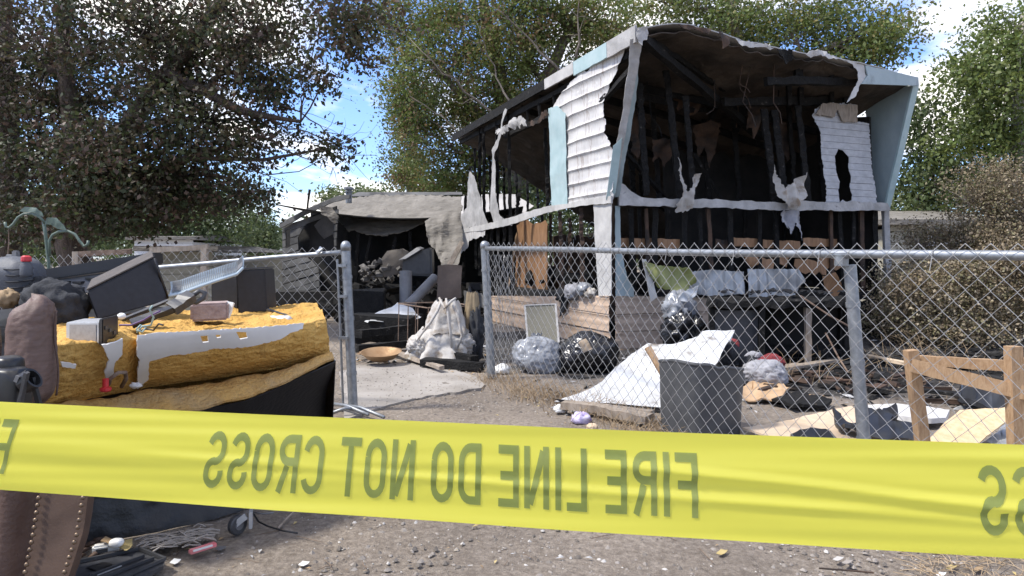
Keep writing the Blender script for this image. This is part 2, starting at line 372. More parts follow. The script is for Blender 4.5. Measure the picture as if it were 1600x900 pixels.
# ------------------------------------------------------------------ ground
def axis(lo, hi, st, far, grow=1.35):
    a = list(np.arange(lo, hi, st)); d = st; x = hi
    while x < far: a.append(x); d *= grow; x += d
    a.append(far); d = st; x = lo - st
    b = []
    while x > -far: b.append(x); d *= grow; x -= d
    b.append(-far); return b[::-1] + a
gx = axis(-5, 7, .07, 600); gy = axis(-.5, 13, .07, 600)
mb = MB()
for y in gy:
    for x in gx:
        z = 0
        if abs(x) < 14 and -2 < y < 20:
            p = (x, y, 0); z = .012 * nz(p, 1.3) + .010 * nz(p, 5, 3) + .006 * nz(p, 14, 7)
        mb.v.append(Vector((x, y, z - .012)))
W = len(gx)
mb.f = [(j * W + i, j * W + i + 1, (j + 1) * W + i + 1, (j + 1) * W + i) for j in range(len(gy) - 1) for i in range(W - 1)]
gm = bpy.data.materials.new('dirt'); gm.use_nodes = True
n = gm.node_tree.nodes; l = gm.node_tree.links; b = n['Principled BSDF']; b.inputs['Roughness'].default_value = .95
geo = n.new('ShaderNodeNewGeometry')
def tex(scale, detail=6, rough=.6):
    t = n.new('ShaderNodeTexNoise'); t.inputs['Scale'].default_value = scale; t.inputs['Detail'].default_value = detail; t.inputs['Roughness'].default_value = rough
    l.new(geo.outputs['Position'], t.inputs['Vector']); return t
def ramp(src, stops):
    r = n.new('ShaderNodeValToRGB'); e = r.color_ramp.elements
    while len(e) < len(stops): e.new(.5)
    for k, (p, c) in enumerate(stops): e[k].position = p; e[k].color = (*c, 1)
    l.new(src, r.inputs[0]); return r
fine = ramp(tex(45, 8, .7).outputs['Fac'], [(.3, (.135, .110, .086)), (.5, (.240, .204, .168)), (.68, (.36, .315, .265))])
big = ramp(tex(1.1).outputs['Fac'], [(.35, (.72, .70, .68)), (.65, (1.1, 1.08, 1.05))])
mul = n.new('ShaderNodeMix'); mul.data_type = 'RGBA'; mul.blend_type = 'MULTIPLY'; mul.inputs['Factor'].default_value = 1
l.new(fine.outputs[0], mul.inputs['A']); l.new(big.outputs[0], mul.inputs['B'])
# burnt soil: a scorched patch round the trailer
sp = n.new('ShaderNodeSeparateXYZ'); l.new(geo.outputs['Position'], sp.inputs[0])
def mth(op, a, bb):
    m = n.new('ShaderNodeMath'); m.operation = op
    for k, q in enumerate((a, bb)):
        if isinstance(q, (int, float)): m.inputs[k].default_value = q
        else: l.new(q, m.inputs[k])
    return m.outputs[0]
dx = mth('DIVIDE', mth('SUBTRACT', sp.outputs[0], 2.6), 3.4); dy = mth('DIVIDE', mth('SUBTRACT', sp.outputs[1], 8.2), 3.3)
d2 = mth('ADD', mth('MULTIPLY', dx, dx), mth('MULTIPLY', dy, dy))
dd = mth('ADD', d2, mth('MULTIPLY', mth('SUBTRACT', tex(1.6).outputs['Fac'], .5), 1.6))
msk = ramp(dd, [(.75, (1, 1, 1)), (1.15, (0, 0, 0))])
bm_ = n.new('ShaderNodeMix'); bm_.data_type = 'RGBA'; l.new(msk.outputs[0], bm_.inputs['Factor']); l.new(mul.outputs['Result'], bm_.inputs['A'])
brn = ramp(tex(22, 8, .7).outputs['Fac'], [(.35, (.012, .011, .011)), (.55, (.04, .037, .035)), (.7, (.14, .13, .12))]); l.new(brn.outputs[0], bm_.inputs['B'])
l.new(bm_.outputs['Result'], b.inputs['Base Color'])
bp = n.new('ShaderNodeBump'); bp.inputs['Strength'].default_value = .9; bp.inputs['Distance'].default_value = .02
l.new(tex(60, 8, .7).outputs['Fac'], bp.inputs['Height']); l.new(bp.outputs[0], b.inputs['Normal'])
ground = mb.build('ground', gm, loc=(0, 0, 0), smooth=True); ground['kind'] = 'structure'

# concrete path
slab = [(538, 655), (575, 640), (650, 622), (752, 606), (758, 600), (735, 585), (690, 572), (640, 566), (560, 570), (530, 580)]
sheet('path', slab, lambda u, v: PH(u, v, .006) + Vector((0, 0, .006 * nz(G(u, v), 3))), concrete, step=14, solid=.05, rough=1.5, smooth=False, kind='structure')

# gravel and litter
def scatter_mesh(name, items, mats, kind='stuff', **kw):
    """items: (center, size xyz, yaw, kind) -> little angular stones (kind 0) or flat chips (kind 1); third value picks the material"""
    vs, fs, mi = [], [], []
    for (c, s, a, k, m) in items:
        o = len(vs); ca, sa = math.cos(a), math.sin(a)
        if k == 0: base = [(-1, -.6, 0), (.3, -1, 0), (1, .1, 0), (.1, 1, 0), (-.8, .6, 0), (-.3, -.2, 1), (.4, .2, .85)]; f = [(0, 1, 5), (1, 6, 5), (1, 2, 6), (2, 3, 6), (3, 5, 6), (3, 4, 5), (4, 0, 5)]
        else: base = [(-1, -.3, .1), (.2, -.6, .5), (1, .1, .2), (.1, .5, .9)]; f = [(0, 1, 3), (1, 2, 3)]
        for q in base:
            x, y = q[0] * s[0], q[1] * s[1]; vs.append((c[0] + x * ca - y * sa, c[1] + x * sa + y * ca, c[2] + q[2] * s[2]))
        for q in f: fs.append(tuple(i + o for i in q)); mi.append(m)
    me = bpy.data.meshes.new(name); me.from_pydata(vs, [], fs); me.update()
    o = link_mesh(name, me, mats); me.polygons.foreach_set('material_index', mi)
    return setp(o, kw.get('label'), kw.get('cat'), None, kind)
stone_a = mat('stone_a', (.20, .175, .15), (.30, .27, .24), .9, 12, .2); stone_b = mat('stone_b', (.11, .095, .08), (.17, .15, .13), .9, 12, .2); stone_c = mat('stone_c', (.38, .36, .33), (.48, .46, .43), .9, 12, .2)
dry_a = mat('dry_leaf_a', (.30, .20, .11), (.40, .29, .17), .8, 20, 0, trans=.2); dry_b = mat('dry_leaf_b', (.45, .34, .13), (.52, .42, .20), .8, 20, 0, trans=.2); ash_m = mat('ash', (.25, .25, .25), (.45, .45, .45), .9, 30, 0)
r = random.Random(11); it = []
for k in range(22000):
    y = 1.4 + 6 * r.random() ** 1.9; x = r.uniform(-.78, .82) * y
    s = .0028 + .010 * r.random() ** 4; it.append(((x, y, -.012), (s * r.uniform(.7, 1.3), s, s * r.uniform(.5, 1)), r.uniform(0, 6.3), 0, r.choice((0, 0, 0, 1, 1, 2) if s < .009 else (0, 1))))
for k in range(900):
    p = G(r.uniform(545, 755), r.uniform(572, 640)); s = .003 + .008 * r.random() ** 3; it.append(((p.x, p.y, .004), (s, s, s * .7), r.uniform(0, 6.3), 0, r.choice((0, 1))))
scatter_mesh('gravel', it, [stone_a, stone_b, stone_c], label='loose grey-brown gravel scattered over the dirt', cat='gravel')
it = []
for k in range(1500):
    y = 1.6 + 7 * r.random() ** 1.3; x = r.uniform(-.7, .8) * y
    if r.random() < .55: t = r.random(); x = -.1 + 1.9 * t + r.gauss(0, .16); y = 5.7 - 3.3 * t + r.gauss(0, .22)
    s = .006 + .012 * r.random() ** 2; it.append(((x, y, -.004), (s, s * r.uniform(.25, .8), s * .4), r.uniform(0, 6.3), 1, r.choice((0, 0, 1, 2))))
tw_ = MB()
for k in range(170):
    y = 1.7 + 5 * r.random() ** 1.4; p = Vector((r.uniform(-.6, .75) * y, y, -.004)); a_ = r.uniform(0, 3.1); d = Vector((math.cos(a_), math.sin(a_), 0)) * r.uniform(.012, .06)
    tw_.tube([p - d, p + Vector((r.gauss(0, .004), r.gauss(0, .004), .004)), p + d], r.uniform(.0008, .0018), 4, cap=False)
tw_.build('fine_twigs', mat('twig_brown', (.14, .10, .07), (.24, .18, .13), .9, 30, 0), loc=(0, 0, 0), kind='stuff', label='fine broken twigs littering the gravel', cat='twigs')
scatter_mesh('leaf_litter', it, [dry_a, dry_b, ash_m], label='dry leaves and paper scraps littering the dirt', cat='litter')
it = []
for k in range(2600):
    x = r.uniform(.2, 6); y = r.uniform(4.6, 9.5)
    if x / y > .85: continue
    s = .008 + .05 * r.random() ** 3; it.append(((x, y, -.01), (s * 1.6, s * .5, s * .35), r.uniform(0, 6.3), r.choice((0, 0, 1)), r.choice((0, 0, 0, 0, 1))))
scatter_mesh('burnt_rubble', it, [char, ash_m], label='black charred rubble strewn round the burned trailer', cat='rubble')

# ------------------------------------------------------------------ vegetation
def leaf_mesh(name, centres, sigma, count, size, mats, weights, parent, rg, droop=.3, aspect=.62, flat=.55, kind='stuff'):
    cs = np.array([tuple(c) for c in centres]); N = len(cs) * count
    sg = np.repeat(np.asarray(sigma if hasattr(sigma, '__len__') else [sigma] * len(cs)), count)[:, None]
    d = rg.normal(size=(N, 3)); pos = np.repeat(cs, count, 0) + d * sg * np.array([1, 1, flat])
    d1 = rg.normal(size=(N, 3)); d1[:, 2] -= droop; d1 /= np.linalg.norm(d1, axis=1)[:, None]
    d2 = np.cross(d1, rg.normal(size=(N, 3))); d2 /= np.linalg.norm(d2, axis=1)[:, None]
    n3 = np.cross(d1, d2); s = size * rg.uniform(.45, 1.35, size=(N, 1))
    v = np.stack([pos, pos + d1 * s * .42 + d2 * s * aspect * .5 + n3 * s * .12, pos + d1 * s, pos + d1 * s * .42 - d2 * s * aspect * .5 + n3 * s * .12], 1).reshape(-1, 3)
    v -= np.array(tuple(ORG[parent.name])) if parent is not None else 0
    me = bpy.data.meshes.new(name); me.vertices.add(4 * N); me.vertices.foreach_set('co', v.ravel().astype(np.float32))
    me.loops.add(4 * N); me.loops.foreach_set('vertex_index', np.arange(4 * N, dtype=np.int32))
    me.polygons.add(N); me.polygons.foreach_set('loop_start', np.arange(0, 4 * N, 4, dtype=np.int32))
    cl = np.repeat(rg.integers(0, 1000, len(cs)), count)
    mi = rg.choice(len(mats), N, p=weights)
    swap = rg.random(N) < .5; mi = np.where(swap, rg.choice(len(mats), len(cs), p=weights).repeat(count), mi)
    me.polygons.foreach_set('material_index', mi.astype(np.int32)); me.update()
    o = link_mesh(name, me, mats, parent)
    if kind: o['kind'] = kind
    return o

def wiggle(a, b, n, amp, rg, sag=0.0):
    a, b = Vector(a), Vector(b); L = (b - a).length; out = []
    o = Vector((0, 0, 0))
    for i in range(n + 1):
        t = i / n; o = o + Vector(rg.normal(size=3)) * amp * L / n
        out.append(a.lerp(b, t) + o * math.sin(math.pi * min(t * 1.0, 1)) + Vector((0, 0, sag * L * math.sin(math.pi * t))))
    out[-1] = b if True else out[-1]; return out

def tree(name, label, cat, trunks, blobs, leaf, mats, weights, barkm, seed, count=40, cluster_sig=.22, group=None, droop=.3, twigs=True, limb_r=.05, flat=.7, bare=()):
    """trunks: list of (points, radii); blobs: (u, v, y, ru, rv, depth radius m, clusters)"""
    rg = np.random.default_rng(seed)
    base = Vector(trunks[0][0][0]); t = thing(name, label, cat, base, group)
    tp = []
    for pts, rad in trunks:
        m = MB(); pp = []; rr = []
        for i in range(len(pts) - 1):
            for k in range(4):
                q = k / 4; pp.append(Vector(pts[i]).lerp(Vector(pts[i + 1]), q) + Vector(rg.normal(size=3)) * rad[i] * .10); rr.append(rad[i] + (rad[i + 1] - rad[i]) * q)
        pp.append(Vector(pts[-1])); rr.append(rad[-1]); pp[0] = Vector(pts[0])
        m.tube(pp, rr, 9).build('trunk', barkm, t, smooth=True); tp += list(zip(pp, rr))
    allc = []
    for (u, v, y, ru, rv, rd, nc) in blobs:
        c = P(u, v, y); sx, sz = ru * y / F_PX, rv * y / F_PX
        cand = [q for q in tp if q[0].z < c.z - .1] or tp
        q, qr = min(cand, key=lambda z: (z[0] - c).length + .5 * abs(z[0].z - c.z + (c - z[0]).length * .5))
        m = MB(); lp = wiggle(q, c, 7, .35, rg, .04); r0 = min(qr * .6, limb_r)
        m.tube(lp, [r0 * (1 - .8 * i / 7) for i in range(8)], 6)
        for k in range(nc):
            d = Vector(rg.normal(size=3)); d = d / max(d.length, 1e-6) * (rg.random() ** .45)
            cc = c + Vector((d.x * sx, d.y * rd, d.z * sz)); allc.append(cc)
            if twigs and k % 2 == 0:
                s = lp[int(rg.integers(3, 8))]; m.tube(wiggle(s, cc, 4, .3, rg, .03), [max(r0 * .26, .006) * (1 - .2 * i) for i in range(5)], 4, cap=False)
        m.build('branch', barkm, t, smooth=True)
    for (a, b_, r0, nt_) in bare:
        m = MB(); lp = wiggle(a, b_, 8, .25, rg, .02); m.tube(lp, [r0 * (1 - .1 * i) for i in range(9)], 5)
        for k in range(nt_):
            s = lp[int(rg.integers(2, 9))]; e = s + (Vector(b_) - Vector(a)).normalized() * rg.uniform(.1, .5) + Vector(rg.normal(size=3)) * .22
            m.tube(wiggle(s, e, 4, .3, rg), [r0 * .3 * (1 - .18 * i) for i in range(5)], 4, cap=False)
        m.build('bare_branch', barkm, t, smooth=True)
    leaf_mesh('crown', allc, [cluster_sig * rg.uniform(.6, 1.4) for _ in allc], count, leaf, mats, weights, t, rg, droop, flat=flat)
    return t

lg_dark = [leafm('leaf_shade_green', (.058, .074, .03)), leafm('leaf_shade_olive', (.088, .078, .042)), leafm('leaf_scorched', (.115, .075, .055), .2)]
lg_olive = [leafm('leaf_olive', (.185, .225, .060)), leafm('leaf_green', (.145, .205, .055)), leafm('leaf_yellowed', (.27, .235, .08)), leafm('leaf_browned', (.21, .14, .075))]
lg_green = [leafm('leaf_fresh', (.145, .19, .065)), leafm('leaf_deep', (.09, .125, .048)), leafm('leaf_pale', (.21, .24, .115))]
lg_brown = [leafm('leaf_dead', (.27, .21, .13), .15), leafm('leaf_dead_dark', (.15, .115, .075), .15), leafm('leaf_dead_olive', (.20, .18, .09), .15), leafm('leaf_dead_pale', (.38, .315, .21), .15)]

Y = 9.0
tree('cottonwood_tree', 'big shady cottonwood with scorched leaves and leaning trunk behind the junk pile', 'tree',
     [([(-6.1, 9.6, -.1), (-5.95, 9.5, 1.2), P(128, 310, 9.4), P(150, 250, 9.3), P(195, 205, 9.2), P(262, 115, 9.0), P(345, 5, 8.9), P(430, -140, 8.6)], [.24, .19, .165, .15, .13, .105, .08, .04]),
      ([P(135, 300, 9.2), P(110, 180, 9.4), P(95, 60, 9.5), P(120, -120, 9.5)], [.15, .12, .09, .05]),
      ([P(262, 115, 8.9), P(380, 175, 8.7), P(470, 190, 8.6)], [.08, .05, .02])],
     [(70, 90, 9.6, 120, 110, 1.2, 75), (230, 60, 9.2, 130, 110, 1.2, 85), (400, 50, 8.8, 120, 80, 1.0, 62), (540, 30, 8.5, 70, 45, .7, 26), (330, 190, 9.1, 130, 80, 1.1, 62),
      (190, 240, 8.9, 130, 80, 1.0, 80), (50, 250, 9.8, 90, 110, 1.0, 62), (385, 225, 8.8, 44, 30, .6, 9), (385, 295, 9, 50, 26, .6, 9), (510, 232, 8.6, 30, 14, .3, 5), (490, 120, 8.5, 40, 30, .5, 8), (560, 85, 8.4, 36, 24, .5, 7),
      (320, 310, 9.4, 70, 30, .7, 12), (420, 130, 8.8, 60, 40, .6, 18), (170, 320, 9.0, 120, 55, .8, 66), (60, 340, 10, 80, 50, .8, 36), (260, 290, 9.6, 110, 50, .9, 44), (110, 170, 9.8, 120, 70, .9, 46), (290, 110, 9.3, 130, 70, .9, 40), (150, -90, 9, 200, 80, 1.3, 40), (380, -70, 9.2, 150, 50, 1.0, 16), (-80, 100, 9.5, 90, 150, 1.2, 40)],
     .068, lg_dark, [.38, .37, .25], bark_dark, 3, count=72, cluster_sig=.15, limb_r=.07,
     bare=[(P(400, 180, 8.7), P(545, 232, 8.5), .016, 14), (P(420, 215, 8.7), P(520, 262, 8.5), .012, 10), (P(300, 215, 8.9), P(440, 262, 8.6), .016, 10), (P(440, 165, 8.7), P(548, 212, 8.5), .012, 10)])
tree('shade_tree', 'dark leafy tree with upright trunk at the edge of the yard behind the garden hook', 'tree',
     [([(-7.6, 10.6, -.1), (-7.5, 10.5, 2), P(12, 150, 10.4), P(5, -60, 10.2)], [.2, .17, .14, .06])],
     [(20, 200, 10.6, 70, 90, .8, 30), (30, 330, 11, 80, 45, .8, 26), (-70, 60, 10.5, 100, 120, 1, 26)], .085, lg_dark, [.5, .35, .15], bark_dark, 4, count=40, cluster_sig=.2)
tree('far_tree', 'dark green broad tree rising behind the white mobile home', 'tree', [([(-11.6, 24, -.1), P(270, 330, 24), P(280, 260, 24)], [.25, .2, .1])],
     [(250, 325, 24, 110, 50, 2, 84), (340, 320, 25, 70, 55, 2, 70), (330, 365, 24, 90, 30, 1.5, 50), (160, 345, 24, 90, 55, 2, 64), (50, 350, 24, 90, 55, 2, 60)], .13, lg_green, [.25, .7, .05], bark_dark, 5, count=60, cluster_sig=.42, limb_r=.08)
for k, (u, top, wd) in enumerate(((388, 335, 9), (402, 330, 8), (418, 345, 12))):
    tree('poplar_tree', ('slim distant poplar beyond the shed, shorter of the thin pair', 'slim distant poplar beyond the shed, taller of the thin pair', 'rounder distant poplar standing close to the grey trailer')[k], 'tree', [([Vector((P(u, 400, 48).x, 48, -.1)), P(u, top + 8, 48)], [.15, .04])],
         [(u, (top + 395) / 2 + d, 48, wd, 22, .4, 14) for d in (-18, 0, 18)], .2, lg_green, [.2, .75, .05], bark_dark, 50 + k, count=40, cluster_sig=.35, group='distant poplars', twigs=False)
rg_ = np.random.default_rng(77); cs_ = []
for k in range(900):
    u_ = rg_.uniform(-500, 2100); cs_.append(P(u_, rg_.uniform(362 + 8 * math.sin(u_ / 37) + 6 * math.sin(u_ / 13), 405), rg_.uniform(56, 64)))
fw_ = leaf_mesh('distant_wood', cs_, 1.0, 60, .42, lg_green, [.2, .75, .05], None, rg_, flat=.6)
setp(fw_, 'dark distant wood along the horizon behind the yard', 'wood', None, 'stuff')
tree('far_shrub', 'small pale treetops showing above the collapsed grey roof', 'tree', [([Vector((P(540, 400, 40).x, 40, -.1)), P(540, 310, 40)], [.2, .06])],
     [(520, 305, 40, 22, 9, 1.5, 14), (560, 302, 40, 18, 9, 1.5, 14), (590, 308, 40, 18, 8, 1.5, 14)], .22, lg_green, [.4, .2, .4], bark_dark, 9, count=40, cluster_sig=.4, twigs=False)
tree('cottonwood_tree', 'tall sunlit cottonwood with yellowing crown directly behind the burned trailer', 'tree',
     [([P(800, 470, 20) * 1 - Vector((0, 0, P(800, 470, 20).z + .1)), P(805, 300, 20), P(790, 160, 20), P(760, 30, 20), P(740, -80, 20)], [.4, .34, .26, .16, .08]), ([P(800, 250, 20), P(850, 130, 19.6), P(905, 20, 19.4), P(930, -60, 19.4)], [.22, .17, .12, .06]),
      ([P(795, 220, 20), P(720, 150, 19.6), P(640, 60, 19.5)], [.16, .10, .05])],
     [(690, 110, 19.5, 100, 100, 1.8, 95), (820, 100, 19.5, 110, 100, 1.8, 100), (760, 210, 20, 100, 80, 1.6, 85), (700, 20, 19.5, 120, 60, 1.8, 60), (920, 40, 19.3, 90, 60, 1.6, 52), (640, 200, 19.5, 30, 60, 1, 20), (840, 10, 19.4, 110, 60, 1.6, 52),
      (700, 280, 20.5, 90, 50, 1.2, 50), (830, 280, 20.5, 110, 60, 1.2, 70), (620, 30, 19.5, 60, 45, 1.2, 22), (780, -90, 19.5, 220, 60, 2, 50), (960, 110, 19.6, 50, 50, 1, 24)],
     .095, lg_olive, [.42, .30, .16, .12], bark, 6, count=125, cluster_sig=.27, limb_r=.09,
     bare=[(P(775, 180, 17.4), P(640, 60, 17.0), .035, 10), (P(800, 170, 17.4), P(750, 50, 17), .032, 8), (P(875, 110, 17.4), P(770, 10, 17), .038, 9), (P(760, 250, 17.6), P(640, 150, 17.4), .028, 8), (P(900, 90, 17.4), P(905, 0, 17.2), .04, 6)])
tree('poplar_tree', 'slender dark green poplar between open sky and the sunlit cottonwood', 'tree',
     [([P(640, 470, 23) * 1 - Vector((0, 0, P(640, 470, 23).z + .1)), P(645, 250, 23), P(650, 110, 23)], [.22, .16, .05])],
     [(640, 255, 23, 36, 45, 1, 34), (628, 180, 23, 24, 40, .8, 18), (655, 150, 23, 36, 50, 1, 28), (665, 300, 23, 42, 40, 1, 34), (620, 115, 23, 14, 30, .6, 8)], .10, lg_green, [.45, .4, .15], bark, 7, count=95, cluster_sig=.30)
tree('cottonwood_tree', 'open crowned cottonwood rising over the front roof edge of the trailer', 'tree',
     [([P(1150, 470, 17) * 1 - Vector((0, 0, P(1150, 470, 17).z + .1)), P(1150, 250, 17), P(1160, 100, 17), P(1130, -40, 17)], [.3, .24, .17, .07]), ([P(1155, 180, 17), P(1260, 90, 16.6), P(1370, 40, 16.2)], [.13, .09, .03])],
     [(1040, 5, 17, 80, 40, 1.2, 34), (1130, 25, 17, 90, 45, 1.2, 46), (1230, 45, 16.8, 80, 50, 1.2, 46), (1330, 65, 16.4, 70, 45, 1, 36), (1395, 45, 16.2, 45, 35, .8, 18), (1300, 15, 16.6, 80, 35, 1, 26), (1120, 90, 17.4, 130, 40, 1, 40), (1290, 110, 17, 100, 30, 1, 30), (1380, 90, 16.4, 40, 22, .7, 12), (1180, -60, 17, 200, 50, 1.5, 40)],
     .095, lg_olive[:2] + [lg_green[2], lg_olive[2]], [.38, .34, .16, .12], bark, 8, count=84, cluster_sig=.24, limb_r=.07)
tree('broad_tree', 'tall green tree reaching past the teal end wall of the trailer', 'tree',
     [([P(1610, 520, 14) * 1 - Vector((0, 0, P(1610, 520, 14).z + .1)), P(1610, 330, 14), P(1590, 150, 14), P(1600, 20, 14)], [.25, .2, .14, .05])],
     [(1560, 120, 14, 70, 60, 1, 50), (1590, 40, 14, 50, 35, .9, 22), (1540, 200, 14.4, 70, 60, 1, 50), (1620, 200, 14, 80, 110, 1.2, 50), (1510, 110, 14, 30, 30, .7, 10), (1580, 285, 14.6, 80, 50, 1, 42), (1680, 90, 14, 90, 120, 1.2, 30)],
     .095, lg_olive[:2] + [lg_green[0]], [.45, .3, .25], bark_pale, 10, count=84, cluster_sig=.23, limb_r=.06,
     bare=[(P(1610, 330, 12.8), P(1495, 322, 12.4), .03, 5), (P(1610, 320, 12.9), P(1535, 265, 12.5), .022, 5), (P(1610, 350, 12.8), P(1560, 300, 12.5), .02, 4)])
for k, (u, lab, bl) in enumerate(((1440, 'dense green bush mass filling the gap beside the teal end wall', [(1430, 190, 16, 42, 55, 1, 40), (1450, 270, 16, 60, 60, 1.2, 60), (1510, 290, 16.5, 60, 55, 1.2, 50), (1420, 330, 16, 50, 40, 1, 34), (1490, 350, 18, 80, 40, 1, 40)]),
                                  (880, 'deep green brush seen through the studs of the burned wall', [(880, 330, 19, 110, 60, 1, 66), (1010, 330, 19, 90, 60, 1, 50), (790, 320, 20, 70, 50, 1, 40)]),
                                  (1130, 'deep green brush behind the open trailer front', [(1130, 300, 18, 90, 60, 1, 46), (1250, 320, 18, 90, 60, 1, 40), (1350, 330, 18, 60, 60, 1, 30)]))):
    tree('brush', lab, 'bush', [([Vector((P(u, 400, 17).x, bl[0][2], -.1)), P(u, 360, bl[0][2])], [.12, .05])], bl, .105, lg_green, [.45, .40, .15], bark, 20 + k, count=60, cluster_sig=.28, twigs=False)
for k, (lab, u, bl) in enumerate((('browned dead bush spreading behind the wooden stakes', 1545, [(1545, 300, 9.2, 55, 60, .6, 60), (1560, 400, 9, 70, 60, .7, 80), (1600, 340, 9, 60, 80, .7, 60), (1580, 480, 8.6, 60, 45, .6, 60), (1660, 430, 8.8, 60, 90, .7, 40), (1510, 455, 8.0, 50, 50, .3, 60), (1590, 430, 7.9, 60, 60, .3, 60), (1500, 370, 9.3, 44, 26, .5, 30)]),
                                  ('browned dead bush leaning toward the burned trailer corner', 1440, [(1470, 430, 9.2, 60, 45, .6, 60), (1410, 450, 9.2, 50, 40, .5, 46), (1480, 490, 8.6, 70, 40, .5, 60), (1390, 500, 8.8, 40, 35, .4, 34), (1520, 420, 9.4, 40, 26, .5, 20), (1450, 372, 9.6, 46, 22, .4, 18), (1500, 520, 7.9, 80, 26, .3, 50), (1430, 470, 8.0, 50, 50, .3, 50)]))):
    tree('dead_bush', lab, 'bush', [([Vector((P(u, 400, 8.9).x, 8.9, -.05)), P(u, 470, 9), P(u + 8, 400, 9.1)], [.05, .035, .015]), ([Vector((P(u + 30, 400, 8.9).x, 8.9, -.05)), P(u + 45, 430, 8.9)], [.04, .012])], bl, .036, lg_brown, [.40, .25, .2, .15], bark, 30 + k, count=120, cluster_sig=.115, limb_r=.015)

# dry weeds along the fence foot
def weeds(name, label, spots, hgt, nn, m, seed, spread=.1):
    rg = random.Random(seed); mbw = MB()
    for (x, y) in spots:
        for k in range(nn):
            a = rg.uniform(0, 6.28); L = hgt * rg.uniform(.35, 1.1); bx, by = x + rg.gauss(0, spread), y + rg.gauss(0, spread)
            p = [Vector((bx, by, -.02))]; d = Vector((math.cos(a) * rg.uniform(.1, .9), math.sin(a) * rg.uniform(.1, .9), 1)).normalized()
            for i in range(3): p.append(p[-1] + d * L / 3); d = (d + Vector((math.cos(a), math.sin(a), -.6)) * rg.uniform(.1, .5)).normalized()
            mbw.tube(p, [.0022, .0018, .0014, .0008], 3, cap=False)
    return mbw.build(name, m, loc=(0, 0, 0), kind='stuff', label=label, cat='weeds')
straw = mat('straw', (.24, .17, .10), (.36, .27, .17), .85, 30, 0)
r = random.Random(5)
sp_ = []
for k in range(60):
    t = r.random(); sp_.append((-.12 + 1.0 * t + r.gauss(0, .08), 5.75 - 1.75 * t + r.gauss(0, .12)))
weeds('dry_weeds', 'dry brown weeds tangled along the foot of the wire fence', sp_, .14, 22, straw, 1)
weeds('dry_grass', 'thin dry stalks growing in front of the trailer and the burnt ground', [(r.uniform(2.2, 5.2), r.uniform(5.2, 8.3)) for k in range(26)], .35, 8, straw, 2, .2)

# ------------------------------------------------------------------ burned trailer
AX, AY, LEAN = 1.10, 7.69, .035
DF = Vector((.926, .378, 0)); DS = Vector((-.378, .926, 0)); TW = 4.2
def T(a, b, h): return Vector((AX - LEAN * h, AY, 0)) + DF * a + DS * b + Vector((0, 0, h))
def ray(u, v, ca, cb, c0):
    """where the sight line meets the upright plane ca*a + cb*b = c0, as (a, b, h)"""
    k = (u - U0) / F_PX - LEAN * (v - V0) / F_PX; o = LEAN * CAMH - AX
    # x'(y) - AX = k*y + o ; y - AY
    a1, a0 = k * DF.x + DF.y, o * DF.x - AY * DF.y; b1, b0 = k * DS.x + DS.y, o * DS.x - AY * DS.y
    y = (c0 - ca * a0 - cb * b0) / (ca * a1 + cb * b1)
    return a1 * y + a0, b1 * y + b0, CAMH - (v - V0) * y / F_PX
def SP(u, v, a=0): q = ray(u, v, 1, 0, a); return q[1], q[2]
def FP(u, v, b=0): q = ray(u, v, 0, 1, b); return q[0], q[2]
def side_fn(a=0, amp=0, ridge=None, freq=3):
    return lambda b, h: T(a - (ridge(h) if ridge else 0) - amp * (fb((b, h, 0), freq) + .5), b, h)
def front_fn(b=0, amp=0, ridge=None, freq=3):
    return lambda a, h: T(a, b - (ridge(a, h) if ridge else 0) - amp * (fb((a, h, 3), freq) + .5), h)
tr = thing('burned_trailer', 'gutted fire-blackened trailer with white siding scraps and teal end wall', 'trailer', T(0, 0, 0))

# roof and ceiling
rf_px = [(996, 44), (1030, 37), (1062, 36), (1100, 42), (1140, 55), (1160, 64), (1185, 68), (1240, 80), (1255, 81), (1262, 86), (1290, 83), (1300, 86), (1320, 93), (1380, 108), (1434, 121)]
RB = lambda a: -.78 + .0667 * a
prof = [(lambda q: (q[0], q[2]))(ray(u, v, -.0667, 1, -.78)) for u, v in rf_px]
def HF(a):
    if a <= prof[0][0]: return prof[0][1]
    for (a0, h0), (a1, h1) in zip(prof, prof[1:]):
        if a <= a1: return h0 + (h1 - h0) * (a - a0) / (a1 - a0)
    return prof[-1][1]
AE = prof[-1][0]
def roof_h(s, t, off=0):
    a = -.04 + (AE + .04) * s; b = RB(a) + (5.2 - RB(a)) * t
    if t < .01: b += .06 * fb((a, 7, 0), 2.2) + .03 * nz((a, 3, 0), 9)
    back = 3.17 - 2.55 * s ** 1.15
    h = HF(a) + (back - HF(a)) * t ** 1.25 + (.05 * fb((a, b, 0), .9) + .02 * nz((a, b, 0), 3)) * min(1, s * 6) * min(1, (1 - s) * 5) * min(1, t * 3 + .25)
    return T(a, b, h - off)
MB().grid(lambda s, t: roof_h(s, t), 50, 50).build('roof', roofm, tr, smooth=True, solid=.012)
MB().grid(lambda s, t: roof_h(.012 + s * .976, .008 + .985 * t, .05 + .06 * abs(nz((s * 7 + t * 5, t * 3, 1))) + .05 * abs(nz((s * 16 - t * 6, t * 9, 4))) + .02 * nz((s * 30, t * 30, 2))), 90, 90).build('ceiling', soot_ceiling, tr, smooth=True, solid=.01)
